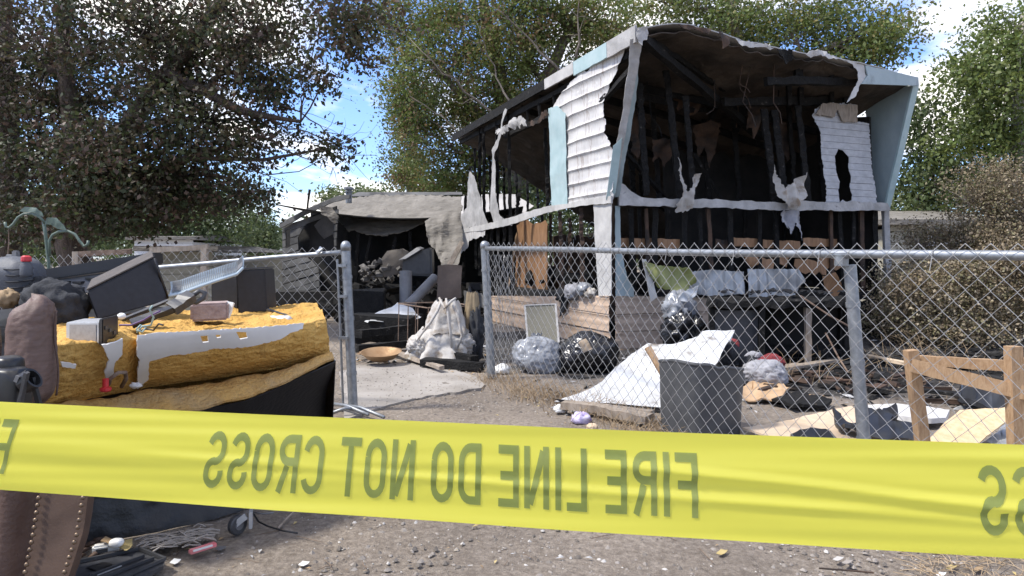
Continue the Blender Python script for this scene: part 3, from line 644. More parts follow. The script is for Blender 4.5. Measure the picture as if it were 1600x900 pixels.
# eave boards on the long side
def eave(b0, b1, m, hh, name, top=.02):
    k = MB()
    for i in range(9):
        b = b0 + (b1 - b0) * i / 8; s = max(0, (b + .78) / 5.98); h = 3.27 + (3.165 - 3.27) * s
        k.v += [T(-.05, b, h + top), T(-.075, b, h + top), T(-.075, b, h - hh + .01 * nz((b, 0, 0), 7)), T(-.05, b, h - hh)]
    for i in range(8):
        for j in range(4): q = i * 4; k.f.append((q + j, q + (j + 1) % 4, q + 4 + (j + 1) % 4, q + 4 + j))
    k.f += [(0, 1, 2, 3), (35, 34, 33, 32)]
    return k.build(name, m, tr)
eave(-.78, -.22, trim_grey, .15, 'fascia_board'); eave(-.215, .55, teal, .14, 'fascia_board'); eave(.56, 1.35, trim_white, .11, 'fascia_board'); eave(1.36, 5.25, char, .10, 'fascia_board')
# rafters
for b in (.6, 1.2, 1.8, 2.4, 3.1, 3.8, 4.5):
    t = (b + .78) / 5.98
    for s0, s1 in ((.02, .5), (.5, .98)):
        if b > 3 and s0 > 0: continue
        MB().bar(roof_h(s0, t, .12), roof_h(s1, t, .12), .04, .09, 10, .008).build('rafter', char, tr)
for poly, m_ in (([(1150, 60), (1158, 63), (1186, 68), (1210, 74), (1204, 78), (1180, 73), (1160, 72)], trim_white), ([(1258, 84), (1264, 80), (1278, 78), (1296, 84), (1310, 92), (1296, 92), (1280, 86), (1268, 90)], trim_white), ([(1060, 37), (1082, 40), (1110, 46), (1104, 54), (1086, 46), (1070, 44)], char_brown), ([(1215, 76), (1236, 79), (1240, 92), (1230, 100), (1224, 88)], char), ([(1118, 48), (1142, 57), (1140, 68), (1130, 76), (1126, 60)], char_brown)):
    sheet('roof_scrap', [(lambda q: (q[0], q[2]))(ray(u, v, -.0667, 1, -.84)) for u, v in poly], lambda a, h: T(a, RB(a) - .06 - .05 * fb((a, h, 0), 5), h), m_, tr, step=.05, solid=.006, rough=.012)
# top plate on the long side, with scraps on it
MB().bar(T(.03, .9, 2.83), T(.03, 3.0, 2.80), .05, .07, 10, .008).build('top_plate', char, tr)
MB().bar(T(.03, -.5, 3.08), T(.03, 5.1, 3.03), .05, .07, 14, .006).build('top_plate', char, tr)
for u in (823, 842, 866, 884, 905):
    b, h = SP(u, 150, .03); MB().bar(T(.03, b, 2.82), T(.03, b, 3.06), .035, .05, 3, .004).build('stud', char, tr)
sheet('melted_scrap', [SP(u, v) for u, v in [(786, 208), (797, 198), (806, 196), (814, 187), (826, 184), (833, 188), (834, 198), (828, 194), (822, 200), (812, 200), (806, 206), (795, 210)]], side_fn(-.05, .10, None, 4), trim_grey, tr, step=.06, solid=.01, rough=.03)
sheet('melted_scrap', [SP(u, v) for u, v in [(834, 192), (850, 184), (864, 172), (866, 178), (852, 190), (838, 197)]], side_fn(-.04, .06, None, 4), char_brown, tr, step=.06, solid=.01, rough=.02)
# charred studs on the long side: u, v top, v bottom, a
for u0, v0, u1, v1, a, wd in ((742, 232, 744, 420, .02, .07), (750, 200, 750, 430, .02, .09), (756, 200, 757, 430, .02, .09), (776, 190, 780, 450, .02, .06), (795, 178, 799, 452, .02, .08), (811, 303, 806, 342, .02, .05), (728, 305, 724, 440, .02, .07), (722, 305, 720, 450, .9, .06),
                              (765, 215, 767, 345, .6, .06), (786, 205, 789, 340, .9, .06), (806, 240, 809, 345, 1.3, .06), (822, 215, 825, 330, 1.6, .06), (838, 230, 841, 330, 2.0, .06), (852, 200, 856, 325, .3, .06), (862, 185, 865, 322, .03, .07), (734, 260, 737, 350, .9, .05), (768, 352, 770, 455, .02, .06), (788, 352, 789, 455, .02, .06), (760, 352, 761, 455, .4, .06), (875, 330, 878, 455, .03, .05), (908, 325, 910, 455, .03, .05), (847, 330, 848, 455, .5, .05), (890, 340, 892, 455, .8, .05), (860, 335, 861, 450, 1.4, .06)):
    m = char if u0 < 860 else char_brown
    b0, h0 = SP(u0, v0, a); b1, h1 = SP(u1, v1, a)
    MB().bar(T(a, b0, h0), T(a, b1, max(h1, .3)), .045, wd, 26, .008).build('stud', m, tr)
# white siding strips on the long side
strip = .163
def ridge(h):
    q = ((h - 1.62) / strip) % 1.0; return .016 * math.exp(-((q - .5) / .10) ** 2) + .006 * q
pan = [SP(u, v) for u, v in [(866, 172), (872, 158), (884, 142), (898, 126), (906, 122), (912, 112), (924, 112), (932, 100), (946, 92), (956, 86), (968, 76), (982, 68), (984, 74), (972, 84), (958, 96), (948, 102), (947, 112), (952, 128), (953, 142), (947, 152), (946, 170), (950, 190), (950, 210), (958, 224), (961, 236), (962, 312), (868, 325), (866, 250)]]
for k in range(-1, 11):
    h0 = 1.70 + (k - .5) * strip - .0815; h1 = h0 + strip
    sheet('siding_panel', pan, side_fn(-.012, .035, ridge, 1.6), white_siding, tr, step=.033, solid=.004, rough=.008, clip=[((0, h1 - .0015, 0), (0, 1, 0)), ((0, h0 + .0015, 0), (0, -1, 0))])
sheet('corner_panel', [SP(u, v) for u, v in [(864, 170), (878, 166), (890, 178), (891, 240), (892, 319), (869, 323), (865, 250)]], side_fn(-.05, .02, None, 2), teal, tr, step=.06, solid=.005, rough=.004)
# torn strips and scraps left on the studs
for poly, m in (([(736, 285), (740, 268), (748, 276), (753, 300), (757, 322), (768, 348), (762, 352), (726, 358), (726, 335), (734, 325)], trim_grey),
                ([(772, 262), (776, 240), (779, 252), (780, 300), (785, 334), (796, 345), (778, 350), (772, 330)], trim_grey),
                ([(723, 362), (764, 353), (762, 368), (738, 376), (734, 388), (723, 398)], white_siding),
                ([(780, 345), (806, 342), (806, 352), (790, 352), (782, 356)], trim_grey),
                ([(775, 235), (789, 196), (797, 170), (800, 172), (792, 200), (779, 238), (777, 250)], trim_grey)):
    sheet('siding_scrap', [SP(u, v) for u, v in poly], side_fn(-.04, .03, None, 2), m, tr, step=.1, solid=.004, rough=.015)
# ledge trim: long side (sagging) and front
top = [(962, 306), (930, 311), (895, 318), (860, 323), (830, 331), (800, 341), (762, 351), (726, 358)]; bot = [(726, 364), (762, 360), (800, 352), (830, 343), (860, 333), (895, 325), (930, 320), (962, 318)]
sheet('ledge_trim', [SP(u, v) for u, v in top + bot], side_fn(-.055, .015, None, 2), trim_white, tr, step=.12, solid=.02, rough=.006)
sheet('ledge_trim', [FP(u, v) for u, v in [(961, 305), (975, 300), (990, 308), (1010, 311), (1060, 312), (1120, 313), (1180, 316), (1216, 318), (1250, 314), (1290, 317), (1330, 315), (1378, 318), (1384, 329), (1330, 330), (1260, 329), (1215, 329), (1150, 327), (1060, 324), (961, 322)]],
      front_fn(-.05, .012, None, 3), trim_grey, tr, step=.1, solid=.03, rough=.01)
sheet('ledge_scrap', [FP(u, v) for u, v in [(963, 306), (964, 286), (972, 290), (982, 300), (996, 308)]], front_fn(-.06, .02), trim_grey, tr, step=.06, solid=.004, rough=.01)
# corner trim on the raked front edge of the fin
cy = lin(60, 6.98, 312, 7.62)
sheet('corner_trim', [(984, 62), (1000, 56), (1002, 70), (996, 110), (988, 150), (976, 215), (962, 300), (957, 312), (946, 313), (952, 285), (962, 230), (972, 180), (976, 140), (983, 100)], pix(cy, .015, 5), trim_grey, tr, step=9, solid=.012, rough=.8)
sheet('corner_trim', [(958, 228), (963, 224), (972, 215), (962, 300), (957, 311), (947, 312)], pix(lambda u, v: cy(u, v) - .03, .004, 4), teal, tr, step=9, solid=.006)
sheet('corner_flange', [(988, 100), (998, 96), (994, 150), (984, 215), (975, 262), (968, 306), (961, 308), (968, 255), (978, 200), (984, 150)], pix(lambda u, v: cy(u, v) + .05, .012, 5), fin_teal, tr, step=9, solid=.006, rough=.8)
sheet('corner_cap', [(996, 44), (1012, 42), (1014, 52), (1010, 62), (1003, 60), (1002, 70), (997, 66), (994, 56)], pix(6.93, .03, 9), trim_grey, tr, step=4, solid=.008, rough=.6)
# corner post below the ledge
sheet('corner_panel', [SP(u, v) for u, v in [(932, 318), (960, 315), (960, 462), (940, 463), (936, 400)]], side_fn(-.03, .008), trim_white, tr, step=.08, solid=.006, rough=.004)
sheet('corner_panel', [FP(u, v) for u, v in [(958, 322), (966, 322), (967, 390), (976, 430), (988, 452), (988, 463), (959, 463)]], front_fn(-.035, .008), fin_teal, tr, step=.08, solid=.006, rough=.006)
MB().bar(T(.06, .06, .3), T(.06, .06, 1.65), .09, .09, 6, .002).build('corner_post', char_brown, tr)

# front wall: white remnant, teal fin, front fascia
fw = [(1268, 180), (1274, 170), (1282, 163), (1300, 161), (1336, 163), (1334, 190), (1357, 193), (1361, 254), (1371, 326), (1283, 326), (1290, 312), (1291, 298), (1287, 275), (1283, 243), (1281, 205)]
hole = [(1304, 244), (1309, 233), (1316, 235), (1321, 241), (1326, 246), (1325, 262), (1329, 276), (1327, 292), (1331, 304), (1330, 313), (1322, 316), (1316, 312), (1311, 316), (1309, 298), (1311, 284), (1306, 270)]
fst = .085
def fridge_(a, h): q = (h / fst) % 1.0; return .006 * (1 - q)
fpoly = [FP(u, v) for u, v in fw]; fhole = [FP(u, v) for u, v in hole]
for k in range(18, 40):
    h0 = k * fst; sheet('siding_panel', fpoly, front_fn(0, .008, fridge_), front_siding, tr, step=.035, solid=.004, rough=.014, holes=[fhole], clip=[((0, h0 + fst - .001, 0), (0, 1, 0)), ((0, h0 + .001, 0), (0, -1, 0))])
sheet('scorched_board', [FP(u, v) for u, v in [(1268, 180), (1300, 184), (1305, 172), (1312, 190), (1336, 192), (1336, 165), (1282, 162)]], front_fn(-.03, .02), grey_wood, tr, step=.07, solid=.01, rough=.012)
def PA(u, v, a): q = ray(u, v, 1, 0, a); return q[1], q[2]
sheet('end_wall_panel', [PA(u, v, TW + .03) for u, v in [(1350, 140), (1430, 134), (1412, 215), (1384, 320), (1371, 327), (1361, 230), (1356, 190)]], lambda b, h: T(TW + .03 + .008 * nz((b, h, 0), 3), b, h), fin_teal, tr, step=.08, solid=.02)
q0 = ray(1429, 134, 1, 0, TW + .03); q1 = ray(1385, 324, 1, 0, TW + .03)
MB().bar(T(TW + .04, q0[1], q0[2]), T(TW + .04, q1[1], q1[2]), .03, .10, 8, .003, side=DS).build('corner_trim', teal, tr)
MB().bar(T(TW + .02, .03, 1.63), T(TW + .02, .03, .45), .07, .07, 6, .006).build('corner_post', trim_grey, tr)
sheet('fascia_board', [(lambda q: (q[0], q[2]))(ray(u, v, -.0667, 1, -.8)) for u, v in [(1380, 108), (1435, 121), (1436, 134), (1346, 131), (1356, 118), (1352, 102)]], lambda a, h: T(a, RB(a) - .02, h), fin_teal, tr, step=.1, solid=.02)
sheet('fascia_board', [(lambda q: (q[0], q[2]))(ray(u, v, -.0667, 1, -.8)) for u, v in [(1318, 93), (1351, 101), (1355, 118), (1345, 132), (1338, 150), (1325, 160), (1332, 145), (1342, 125), (1342, 112), (1334, 100)]], lambda a, h: T(a, RB(a) - .01 - .02 * nz((a, h, 0), 6), h), trim_white, tr, step=.06, solid=.006, rough=.01)
MB().bar(T(*(lambda q: (q[0], q[1], q[2]))(ray(1196, 127, -.0667, 1, -.55))), T(*ray(1346, 127, -.0667, 1, -.55)), .07, .09, 12, .01).build('header_beam', char, tr)
MB().bar(T(*ray(1130, 160, 0, 1, .1)), T(*ray(1300, 158, 0, 1, .1)), .06, .10, 12, .012).build('header_beam', char, tr)
for u in (1246, 1252, 1300): MB().bar(T(*ray(u, 90, -.0667, 1, -.5)), T(*ray(u - 2, 124, -.0667, 1, -.5)), .05, .06, 3, .006).build('stud', char, tr)
for u in (1232, 1250, 1298, 1320): MB().bar(T(*ray(u, 96, 0, 1, 0.05)), T(*ray(u + 1, 165, 0, 1, .05)), .05, .06, 3, .006).build('stud', char, tr)
MB().bar(T(0, .1, 2.7), T(0.02, -.65, 2.95), .05, .06, 5, .006).build('brace', char, tr)
# front studs, above and below the ledge
for u0, v0, u1, v1, b_, wd in ((999, 130, 1010, 306, .06, .07), (1041, 110, 1063, 312, .06, .07), (1070, 150, 1084, 312, .06, .06), (1193, 170, 1211, 318, .06, .08), (1209, 172, 1228, 318, .06, .08), (1246, 165, 1264, 320, .06, .07), (1290, 130, 1300, 322, .12, .06), (1120, 190, 1130, 318, 2.2, .07), (1150, 200, 1158, 318, 2.6, .07), (1000, 200, 1003, 318, 2.8, .07), (1025, 200, 1029, 318, 2.8, .07), (985, 220, 990, 312, 1.6, .07), (1018, 140, 1030, 312, 1.1, .06), (1052, 170, 1062, 316, 1.8, .06), (1098, 160, 1108, 316, 1.2, .06), (1145, 170, 1156, 318, 1.0, .06), (1172, 180, 1182, 318, 1.9, .06), (1232, 165, 1243, 320, .4, .05), (1278, 165, 1286, 320, .5, .05)):
    MB().bar(T(*ray(u0, v0, 0, 1, b_)), T(*ray(u1, v1, 0, 1, b_)), wd, .045, 26, .008).build('stud', char, tr)
rr_ = random.Random(21)
u = 985
while u < 1370:
    b_ = .07 if rr_.random() < .55 else rr_.uniform(.8, 2.2)
    MB().bar(T(*ray(u, 326, 0, 1, b_)), T(*ray(u + rr_.uniform(-2, 9), 458, 0, 1, b_)), rr_.uniform(.035, .06), .045, 8, .006).build('stud', char if rr_.random() < .75 else char_brown, tr); u += rr_.uniform(11, 24)
for (u0, v0, u1, v1, y0, y1, t_) in ((1006, 62, 1188, 214, 7.1, 9.6, .075), (1012, 60, 1130, 140, 7.2, 8.8, .05), (978, 240, 1052, 322, 8.4, 9.6, .04), (1085, 240, 1130, 316, 8.8, 9.2, .04), (1128, 150, 1096, 215, 9.2, 9.6, .05), (1000, 150, 1075, 168, 8.2, 9.4, .06), (1075, 172, 1118, 172, 9, 9.4, .05), (1180, 150, 1150, 205, 9.5, 9.8, .05), (1030, 320, 1075, 286, 9.9, 10.2, .03), (985, 300, 1040, 330, 10.2, 10.4, .03)):
    MB().bar(P(u0, v0, y0), P(u1, v1, y1), t_, t_ * 1.2, 12, .008).build('fallen_timber', char, tr)
rw_ = random.Random(44)
for k in range(12):
    u_ = rw_.uniform(985, 1260); v_ = rw_.uniform(75, 130); y_ = rw_.uniform(8.0, 9.6); L_ = rw_.uniform(30, 120)
    p0 = P(u_, v_, y_); p1 = P(u_ + rw_.uniform(-25, 25), v_ + L_, y_ + rw_.uniform(-.2, .2)); md_ = p0.lerp(p1, .5) + Vector((rw_.uniform(-.15, .15), 0, -.1))
    MB().tube([p0, p0.lerp(md_, .6), md_, md_.lerp(p1, .5) + Vector((.03, 0, 0)), p1], .006, 5, cap=False).build('hanging_wire', char_brown if k % 3 else char, tr, smooth=True)
for (u_, v_, w_, h_, y_) in ((1020, 210, 36, 60, 8.9), (1085, 190, 40, 70, 9.4), (1050, 150, 50, 30, 9.0), (1165, 165, 30, 50, 9.0), (1215, 190, 24, 60, 9.3), (985, 180, 20, 70, 8.6)):
    sheet('insulation_scrap', [(u_, v_), (u_ + w_ * .6, v_ - 5), (u_ + w_, v_ + 4), (u_ + w_ * .9, v_ + h_ * .7), (u_ + w_ * .6, v_ + h_), (u_ + w_ * .4, v_ + h_ * .6), (u_ + w_ * .15, v_ + h_ * .8)], pix(y_, .16, 2.2, u_), char_brown, tr, step=6, solid=.01, rough=1.5)
# brown boards of the inner wall at mid height, broken
for u0, u1, dv_ in ((966, 1001, 0), (1003, 1062, 1), (1118, 1142, 2), (1145, 1188, 0), (1192, 1250, 3), (1255, 1312, 0)):
    p0, p1 = ray(u0, 378 + dv_, 0, 1, .12), ray(u1, 380 + dv_, 0, 1, .12); MB().bar(T(*p0), T(*p1), .012, .10, 8, .006).build('wall_board', orange_wood if dv_ != 2 else char_brown, tr)
for u0, v0, u1, v1 in ((1170, 400, 1215, 420), (1215, 398, 1240, 418), (1285, 395, 1330, 422), (1250, 405, 1300, 430)):
    sheet('wall_board', [FP(u, v) for u, v in [(u0, v0), (u1, v0 + 4), (u1 - 4, v1), (u0 + 6, v1 - 6)]], front_fn(.10, .06), orange_wood, tr, step=.1, solid=.012, rough=.03)
sheet('wall_board', [FP(u, v) for u, v in [(1262, 430), (1280, 425), (1298, 452), (1282, 465), (1268, 452)]], front_fn(-.2, .05), orange_wood, tr, step=.08, solid=.012, rough=.02)
# buckled metal sheets along the front
sheet('metal_sheet', [FP(u, v) for u, v in [(1050, 426), (1100, 421), (1150, 424), (1151, 458), (1100, 462), (1056, 456)]], front_fn(-.12, .03, lambda a, h: .012 * math.sin(a * 42)), grey_sheet, tr, step=.03, solid=.003, rough=.006)
sheet('metal_sheet', [FP(u, v) for u, v in [(1154, 420), (1232, 420), (1240, 438), (1222, 462), (1153, 464)]], front_fn(-.16, .03, lambda a, h: .012 * math.sin(a * 42)), grey_sheet, tr, step=.03, solid=.003, rough=.006)
sheet('metal_sheet', [FP(u, v) for u, v in [(984, 408), (1010, 414), (1055, 418), (1064, 440), (1045, 455), (1010, 448), (994, 430)]], front_fn(-.2, .10, lambda a, h: .01 * math.sin(a * 36)), green_sheet, tr, step=.03, solid=.003, rough=.008)
sheet('metal_sheet', [FP(u, v) for u, v in [(983, 405), (990, 405), (1008, 462), (998, 470)]], front_fn(-.24, .02), trim_white, tr, step=.05, solid=.003)
# torn white sheets hanging on the ledge
for poly, m, b_ in (([(1054, 250), (1057, 246), (1061, 262), (1069, 288), (1072, 300), (1085, 272), (1090, 272), (1088, 290), (1080, 302), (1080, 326), (1068, 332), (1057, 331), (1056, 318), (1062, 300), (1056, 275)], cloth_white, -.10),
                    ([(1207, 258), (1211, 270), (1222, 296), (1236, 286), (1258, 270), (1259, 278), (1260, 292), (1250, 312), (1240, 327), (1228, 327), (1215, 308)], cloth_white, -.12),
                    ([(1219, 328), (1246, 329), (1250, 344), (1248, 362), (1244, 376), (1241, 362), (1238, 348), (1234, 366), (1231, 352), (1226, 358), (1221, 344)], cloth_pale, -.08)):
    sheet('torn_sheet', [FP(u, v, b_) for u, v in poly], front_fn(b_, .06, lambda a, h: .035 * math.sin(a * 38 + 4 * h) + .03 * math.sin(h * 16), 4), m, tr, step=.03, solid=.004, rough=.01)
# floor, inner walls
MB().box(T(TW / 2, 2.6, .50) + Vector((0, 0, 0)), (TW - .1, 5.1, .10), Matrix.Rotation(math.atan2(DF.y, DF.x), 3, 'Z')).build('floor', soot, tr)
def wall_quad(nm, a0, b0, a1, b1, h0, h1, m, th=.03):
    fn = lambda s, t: T(a0 + (a1 - a0) * s, b0 + (b1 - b0) * s, h0 + (h1 - h0) * t + (.12 * fb((s * 7, a0 + b0, 0), 1) if t > .99 else 0)) + Vector((.02 * nz((s * 5, t * 5, 1)), .02 * nz((s * 5, t * 5, 9)), 0))
    return MB().grid(fn, 14, 8).build(nm, m, tr, smooth=True, solid=th)
g0 = ray(1106, 290, 1, 0, TW - .08)[1]; g1 = ray(1127, 290, 1, 0, TW - .08)[1]
lo_, hi_ = sorted((g0, g1))
wall_quad('inner_wall', TW - .08, .12, TW - .08, lo_, .56, 2.9, soot); wall_quad('inner_wall', TW - .08, hi_, TW - .08, hi_ + .9, .56, 1.75, soot)
wall_quad('partition', 1.9, 1.7, TW - .15, 1.7, .56, 2.5, soot)
wall_quad('partition', .9, 3.3, 2.4, 3.3, .56, 1.35, char_brown)
# plywood and debris seen through the long side
sheet('inner_panel', [SP(u, v, .25) for u, v in [(808, 352), (822, 344), (836, 350), (852, 344), (856, 352), (856, 462), (832, 462), (829, 462), (806, 462)]], side_fn(.25, .02), orange_wood, tr, step=.12, solid=.015, rough=.015)
sheet('inner_panel', [SP(u, v, .6) for u, v in [(862, 425), (882, 440), (884, 462), (866, 462)]], side_fn(.6, .02), orange_wood, tr, step=.12, solid=.015, rough=.015)
sheet('inner_panel', [SP(u, v, .18) for u, v in [(807, 372), (811, 362), (800, 440), (796, 452)]], side_fn(.18, .02), stake_wood, tr, step=.12, solid=.02)
for u, v, s, m in ((898, 456, .16, cloth_pale), (915, 452, .13, bag_grey), (884, 462, .14, cloth_black), (925, 458, .10, cloth_white)):
    MB().blob(T(-.02, *SP(u, v)), (s * .7, s * 1.2, s * .6), .5, 4, 12, u).build('soaked_rag', m, tr, smooth=True)
sheet('soaked_rag', [SP(u, v) for u, v in [(888, 452), (900, 455), (896, 470), (888, 488), (883, 495), (884, 478)]], side_fn(-.06, .04), cloth_black, tr, step=.06, solid=.01, rough=.01)
for (u, v, rr2) in ((886, 362, .16), (893, 375, .12), (926, 360, .12)):
    c = T(1.0, *SP(u, v, 1.0)); MB().tube([c + Vector((rr2 * .5 * math.cos(k / 2.5), .02 * k, rr2 * math.sin(k / 2.5))) for k in range(17)], .008, 5).build('wire_coil', galv, tr, smooth=True)
# skirting
sk = [SP(u, v) for u, v in [(770, 462), (860, 463), (957, 462), (957, 548), (770, 530)]]
sk = [(b_, h if i not in (3, 4) else -.03) for i, (b_, h) in enumerate(sk)]
def skr(h): q = (h / .19) % 1.0; return .024 * (1 - q) + .014 * math.exp(-((q - .9) / .07) ** 2) + .010 * math.exp(-((q - .45) / .05) ** 2)
for k in range(-1, 4): sheet('skirting_panel', sk, side_fn(-.02, .008, skr), skirt_m, tr, step=.022, solid=.004, rough=.004, clip=[((0, k * .19 + .189, 0), (0, 1, 0)), ((0, k * .19 + .001, 0), (0, -1, 0))])
sf = [FP(u, v) for u, v in [(959, 462), (1192, 472), (1192, 520), (959, 548)]]; sf = [sf[0], (sf[1][0], .50), (sf[2][0], -.03), (sf[3][0], -.03)]
for k in range(-1, 4): sheet('skirting_panel', sf, front_fn(-.02, .008, lambda a, h: skr(h)), skirt_soot, tr, step=.022, solid=.004, rough=.004, clip=[((0, k * .19 + .189, 0), (0, 1, 0)), ((0, k * .19 + .001, 0), (0, -1, 0))])
wall_quad('skirting_back', 2.1, .02, TW, .02, -.02, .48, soot)
wall_quad('skirting_back', 0.02, 3.8, .02, 5.1, -.02, .40, burnt_siding)
# burnt insulation and debris inside
r = random.Random(31); dbm = MB()
for k in range(160):
    a, b_ = r.uniform(.15, TW - .3), r.uniform(.15, 4.6); s = r.uniform(.04, .22)
    dbm.box(T(a, b_, .58 + s * .3 + r.uniform(0, .1)), (s * r.uniform(.5, 2.5), s * .7, s * .5), Matrix.Rotation(r.uniform(0, 3), 3, Vector((r.random(), r.random(), 1)).normalized()), jit=s * .12)
dbm.build('burnt_debris', char, tr, kind='stuff')

# ------------------------------------------------------------------ collapsed grey trailer behind
gt = thing('collapsed_trailer', 'low collapsed grey trailer with sagging felt roof and burnt open side', 'trailer', Vector((-3, 13, 0)))
ys = lambda u, v: 12.6 + .003 * (720 - u) + (355 - v) * .02
felt = [(490, 322), (500, 316), (520, 312), (545, 309), (600, 307), (640, 305), (680, 306), (722, 309), (722, 330), (700, 345), (680, 340), (664, 348), (650, 353), (630, 360), (600, 366), (575, 365), (552, 360), (545, 362), (538, 352), (528, 345), (518, 335), (505, 330)]
sheet('roof_sheet', felt, lambda u, v: pix(ys, .10, 1.0, 2)(u, v) + Vector((0, -1, .6)) * (.05 * abs(nz((u * .012 + v * .05, v * .02, 3))) + .025 * nz((u * .03, v * .12, 5))), tarp, gt, step=5, solid=.015, rough=1.3)
sheet('roof_sheet', [(664, 350), (682, 338), (722, 325), (722, 378), (712, 415), (694, 425), (684, 395), (678, 385), (668, 378)], lambda u, v: pix(lambda u, v: 12.3 - (v - 340) * .012, .12, 1.6, 5)(u, v) + Vector((0, -1, 0)) * (.10 * abs(nz((u * .08 + v * .02, v * .01, 3)))), tarp, gt, step=5, solid=.012, rough=.8)
sheet('roof_sheet', [(718, 308), (760, 303), (806, 303), (835, 322), (822, 332), (800, 345), (760, 352), (718, 352)], pix(lambda u, v: 13.9 + (345 - v) * .015, .10, 1.3, 8), mat('pale_roof_felt', (.36, .34, .32), (.48, .46, .44), .75, 2.2, .3, 25, bdist=.01), gt, step=8, solid=.012, rough=.8)
# gable end on the left, boards
for k in range(11):
    v0 = 352 + k * 11.5; u1 = 528 - k * .6
    ulo = 441; vl = 352 + k * 11.5
    poly = [(ulo, vl + 1), (u1, max(vl - 26, 318) + 1), (u1, max(vl - 26, 318) + 11.2 if vl - 26 > 318 else 328), (ulo, vl + 11.2)]
    sheet('siding_board', poly, pix(lambda u, v: 13.4 - (u - 441) * .009, .02, 2, k), burnt_siding, gt, step=16, solid=.02, rough=.5,
          holes=[[(465, 372), (478, 350), (500, 342), (515, 350), (522, 372), (525, 470), (500, 470), (498, 420), (478, 400), (466, 392)], [(446, 360), (453, 357), (453, 385), (446, 388)]])
sheet('gable_trim', [(437, 350), (480, 326), (528, 306), (546, 304), (546, 310), (520, 316), (480, 334), (437, 357)], pix(lambda u, v: 13.3 - (u - 441) * .009), burnt_siding, gt, step=14, solid=.03, rough=.5)
sheet('hanging_panel', [(491, 352), (512, 336), (522, 352), (520, 366), (505, 374)], pix(12.3, .05, 2), dark_grey, gt, step=10, solid=.02, rough=1)
sheet('hanging_panel', [(500, 322), (518, 324), (530, 340), (524, 352), (512, 340), (502, 336)], pix(12.2, .06, 2), tarp, gt, step=10, solid=.015, rough=1)
sheet('roof_panel', [(437, 350), (480, 327), (528, 307), (722, 304), (722, 300), (560, 300)], pix(lambda u, v: 13.6 + (350 - v) * .03), burnt_siding, gt, step=20, solid=.02)
MB().grid(lambda s, t: Vector((-4.4 + 4.6 * s, 15.4 + .15 * nz((s * 9, t * 4, 0)), 2.0 * t)), 20, 8).build('back_wall', soot, gt, smooth=True, solid=.03)  # inside surfaces coloured black so the burnt opening looks dark
MB().grid(lambda s, t: Vector((-4.2 + 4.4 * s, 12.6 + 2.8 * t, 1.95 - .25 * math.sin(3 * s))), 12, 6).build('ceiling', soot, gt, smooth=True, solid=.02)
MB().box((-2.1, 14.0, .2), (4.4, 2.7, .36)).build('floor', soot, gt)
MB().box((.15, 14.0, .95), (.05, 2.6, 1.9)).build('inner_wall', soot, gt)
MB().add([P(443, 356, 13.7), P(527, 322, 12.9), P(527, 500, 12.9), P(443, 500, 13.7)], [(0, 1, 2, 3)]).build('inner_wall', soot, gt, solid=.03)  # added black backing sheet, stands in for dark interior behind the board gaps
c = P(545, 309, 13.2); MB().lathe([(.06, -.1), (.06, .10), (.085, .10), (.085, .12), (.05, .12), (.05, .15), (.095, .15), (.095, .19), (.02, .21)], 14, c).build('vent_pipe', galv, gt, smooth=False)
MB().tube([P(480, 330, 13), P(481, 318, 13), P(484, 296, 13)], [.02, .018, .025], 6).build('roof_stub', char, gt)
for k, (u0, v0, u1, v1) in enumerate(((560, 365, 556, 440), (580, 366, 566, 436), (540, 360, 538, 470), (618, 365, 614, 400), (640, 362, 642, 392))):
    MB().bar(P(u0, v0, 12.9), P(u1, v1, 12.8), .06, .05, 8, .008).build('stud', char, gt)
r = random.Random(37); dbm = MB()
for k in range(150):
    p = Vector((r.uniform(-3.5, -.4), r.uniform(10.2, 13.6), 0)); top_ = .55 if p.y > 11.5 else .2; s = r.uniform(.05, .25)
    dbm.box(p + Vector((0, 0, r.uniform(0.0, top_))), (s * r.uniform(.6, 2.6), s * .6, s * .5), Matrix.Rotation(r.uniform(0, 3), 3, Vector((r.random(), r.random(), 1)).normalized()), jit=s * .15)
dbm.build('burnt_debris', char, gt, kind='stuff')
dbm = MB()
for k in range(46):
    p = P(r.uniform(565, 625), r.uniform(408, 440), r.uniform(11.0, 11.8)); s = r.uniform(.03, .12)
    dbm.box(p, (s * r.uniform(.5, 2), s * .6, s * .7), Matrix.Rotation(r.uniform(0, 3), 3, Vector((r.random(), r.random(), 1)).normalized()), jit=s * .2)
dbm.build('burnt_debris', mat('grey_debris', (.06, .055, .05), (.16, .15, .14), .8, 12, .3), gt, kind='stuff')

# ------------------------------------------------------------------ wire fences
def chain_link(p0, p1, z0b, z0t, z1b, z1t, w=.085, h=.085, rad=.0016, seed=0, bulge=.02, lean=0.0, hole=None):
    p0, p1 = Vector((*p0, 0)), Vector((*p1, 0)); L = (p1 - p0).length; d = (p1 - p0) / L; nrm = Vector((-d.y, d.x, 0)); m = MB()
    for i in range(int(L / (w / 2))):
        pts = []; s0 = i * w / 2; H = z0t - z0b + (z1t - z1b - z0t + z0b) * s0 / L; rows = int(round(H / (h / 2)))
        for j in range(rows + 1):
            odd = (j + i) % 2; s = s0 + odd * w / 2
            if s > L: s = L
            t = s / L; zb = z0b + (z1b - z0b) * t; zt = z0t + (z1t - z0t) * t; k = j / rows; z = zb + (zt - zb) * k
            p = p0 + d * s + Vector((0, 0, z)); q = (s, z, seed)
            env = math.sin(math.pi * min(k * 1.05, 1))
            p += nrm * (bulge * nz(q, 1.6, seed) * env + (.0022 if odd else -.0022)) + d * (.024 * nz(q, 2.3, seed + 4) * env + lean * (1 - k)) + Vector((0, 0, .012 * nz(q, 2, seed + 8) * env))
            pts.append(p)
        m.tube(pts, rad, 4, cap=False)
    return m
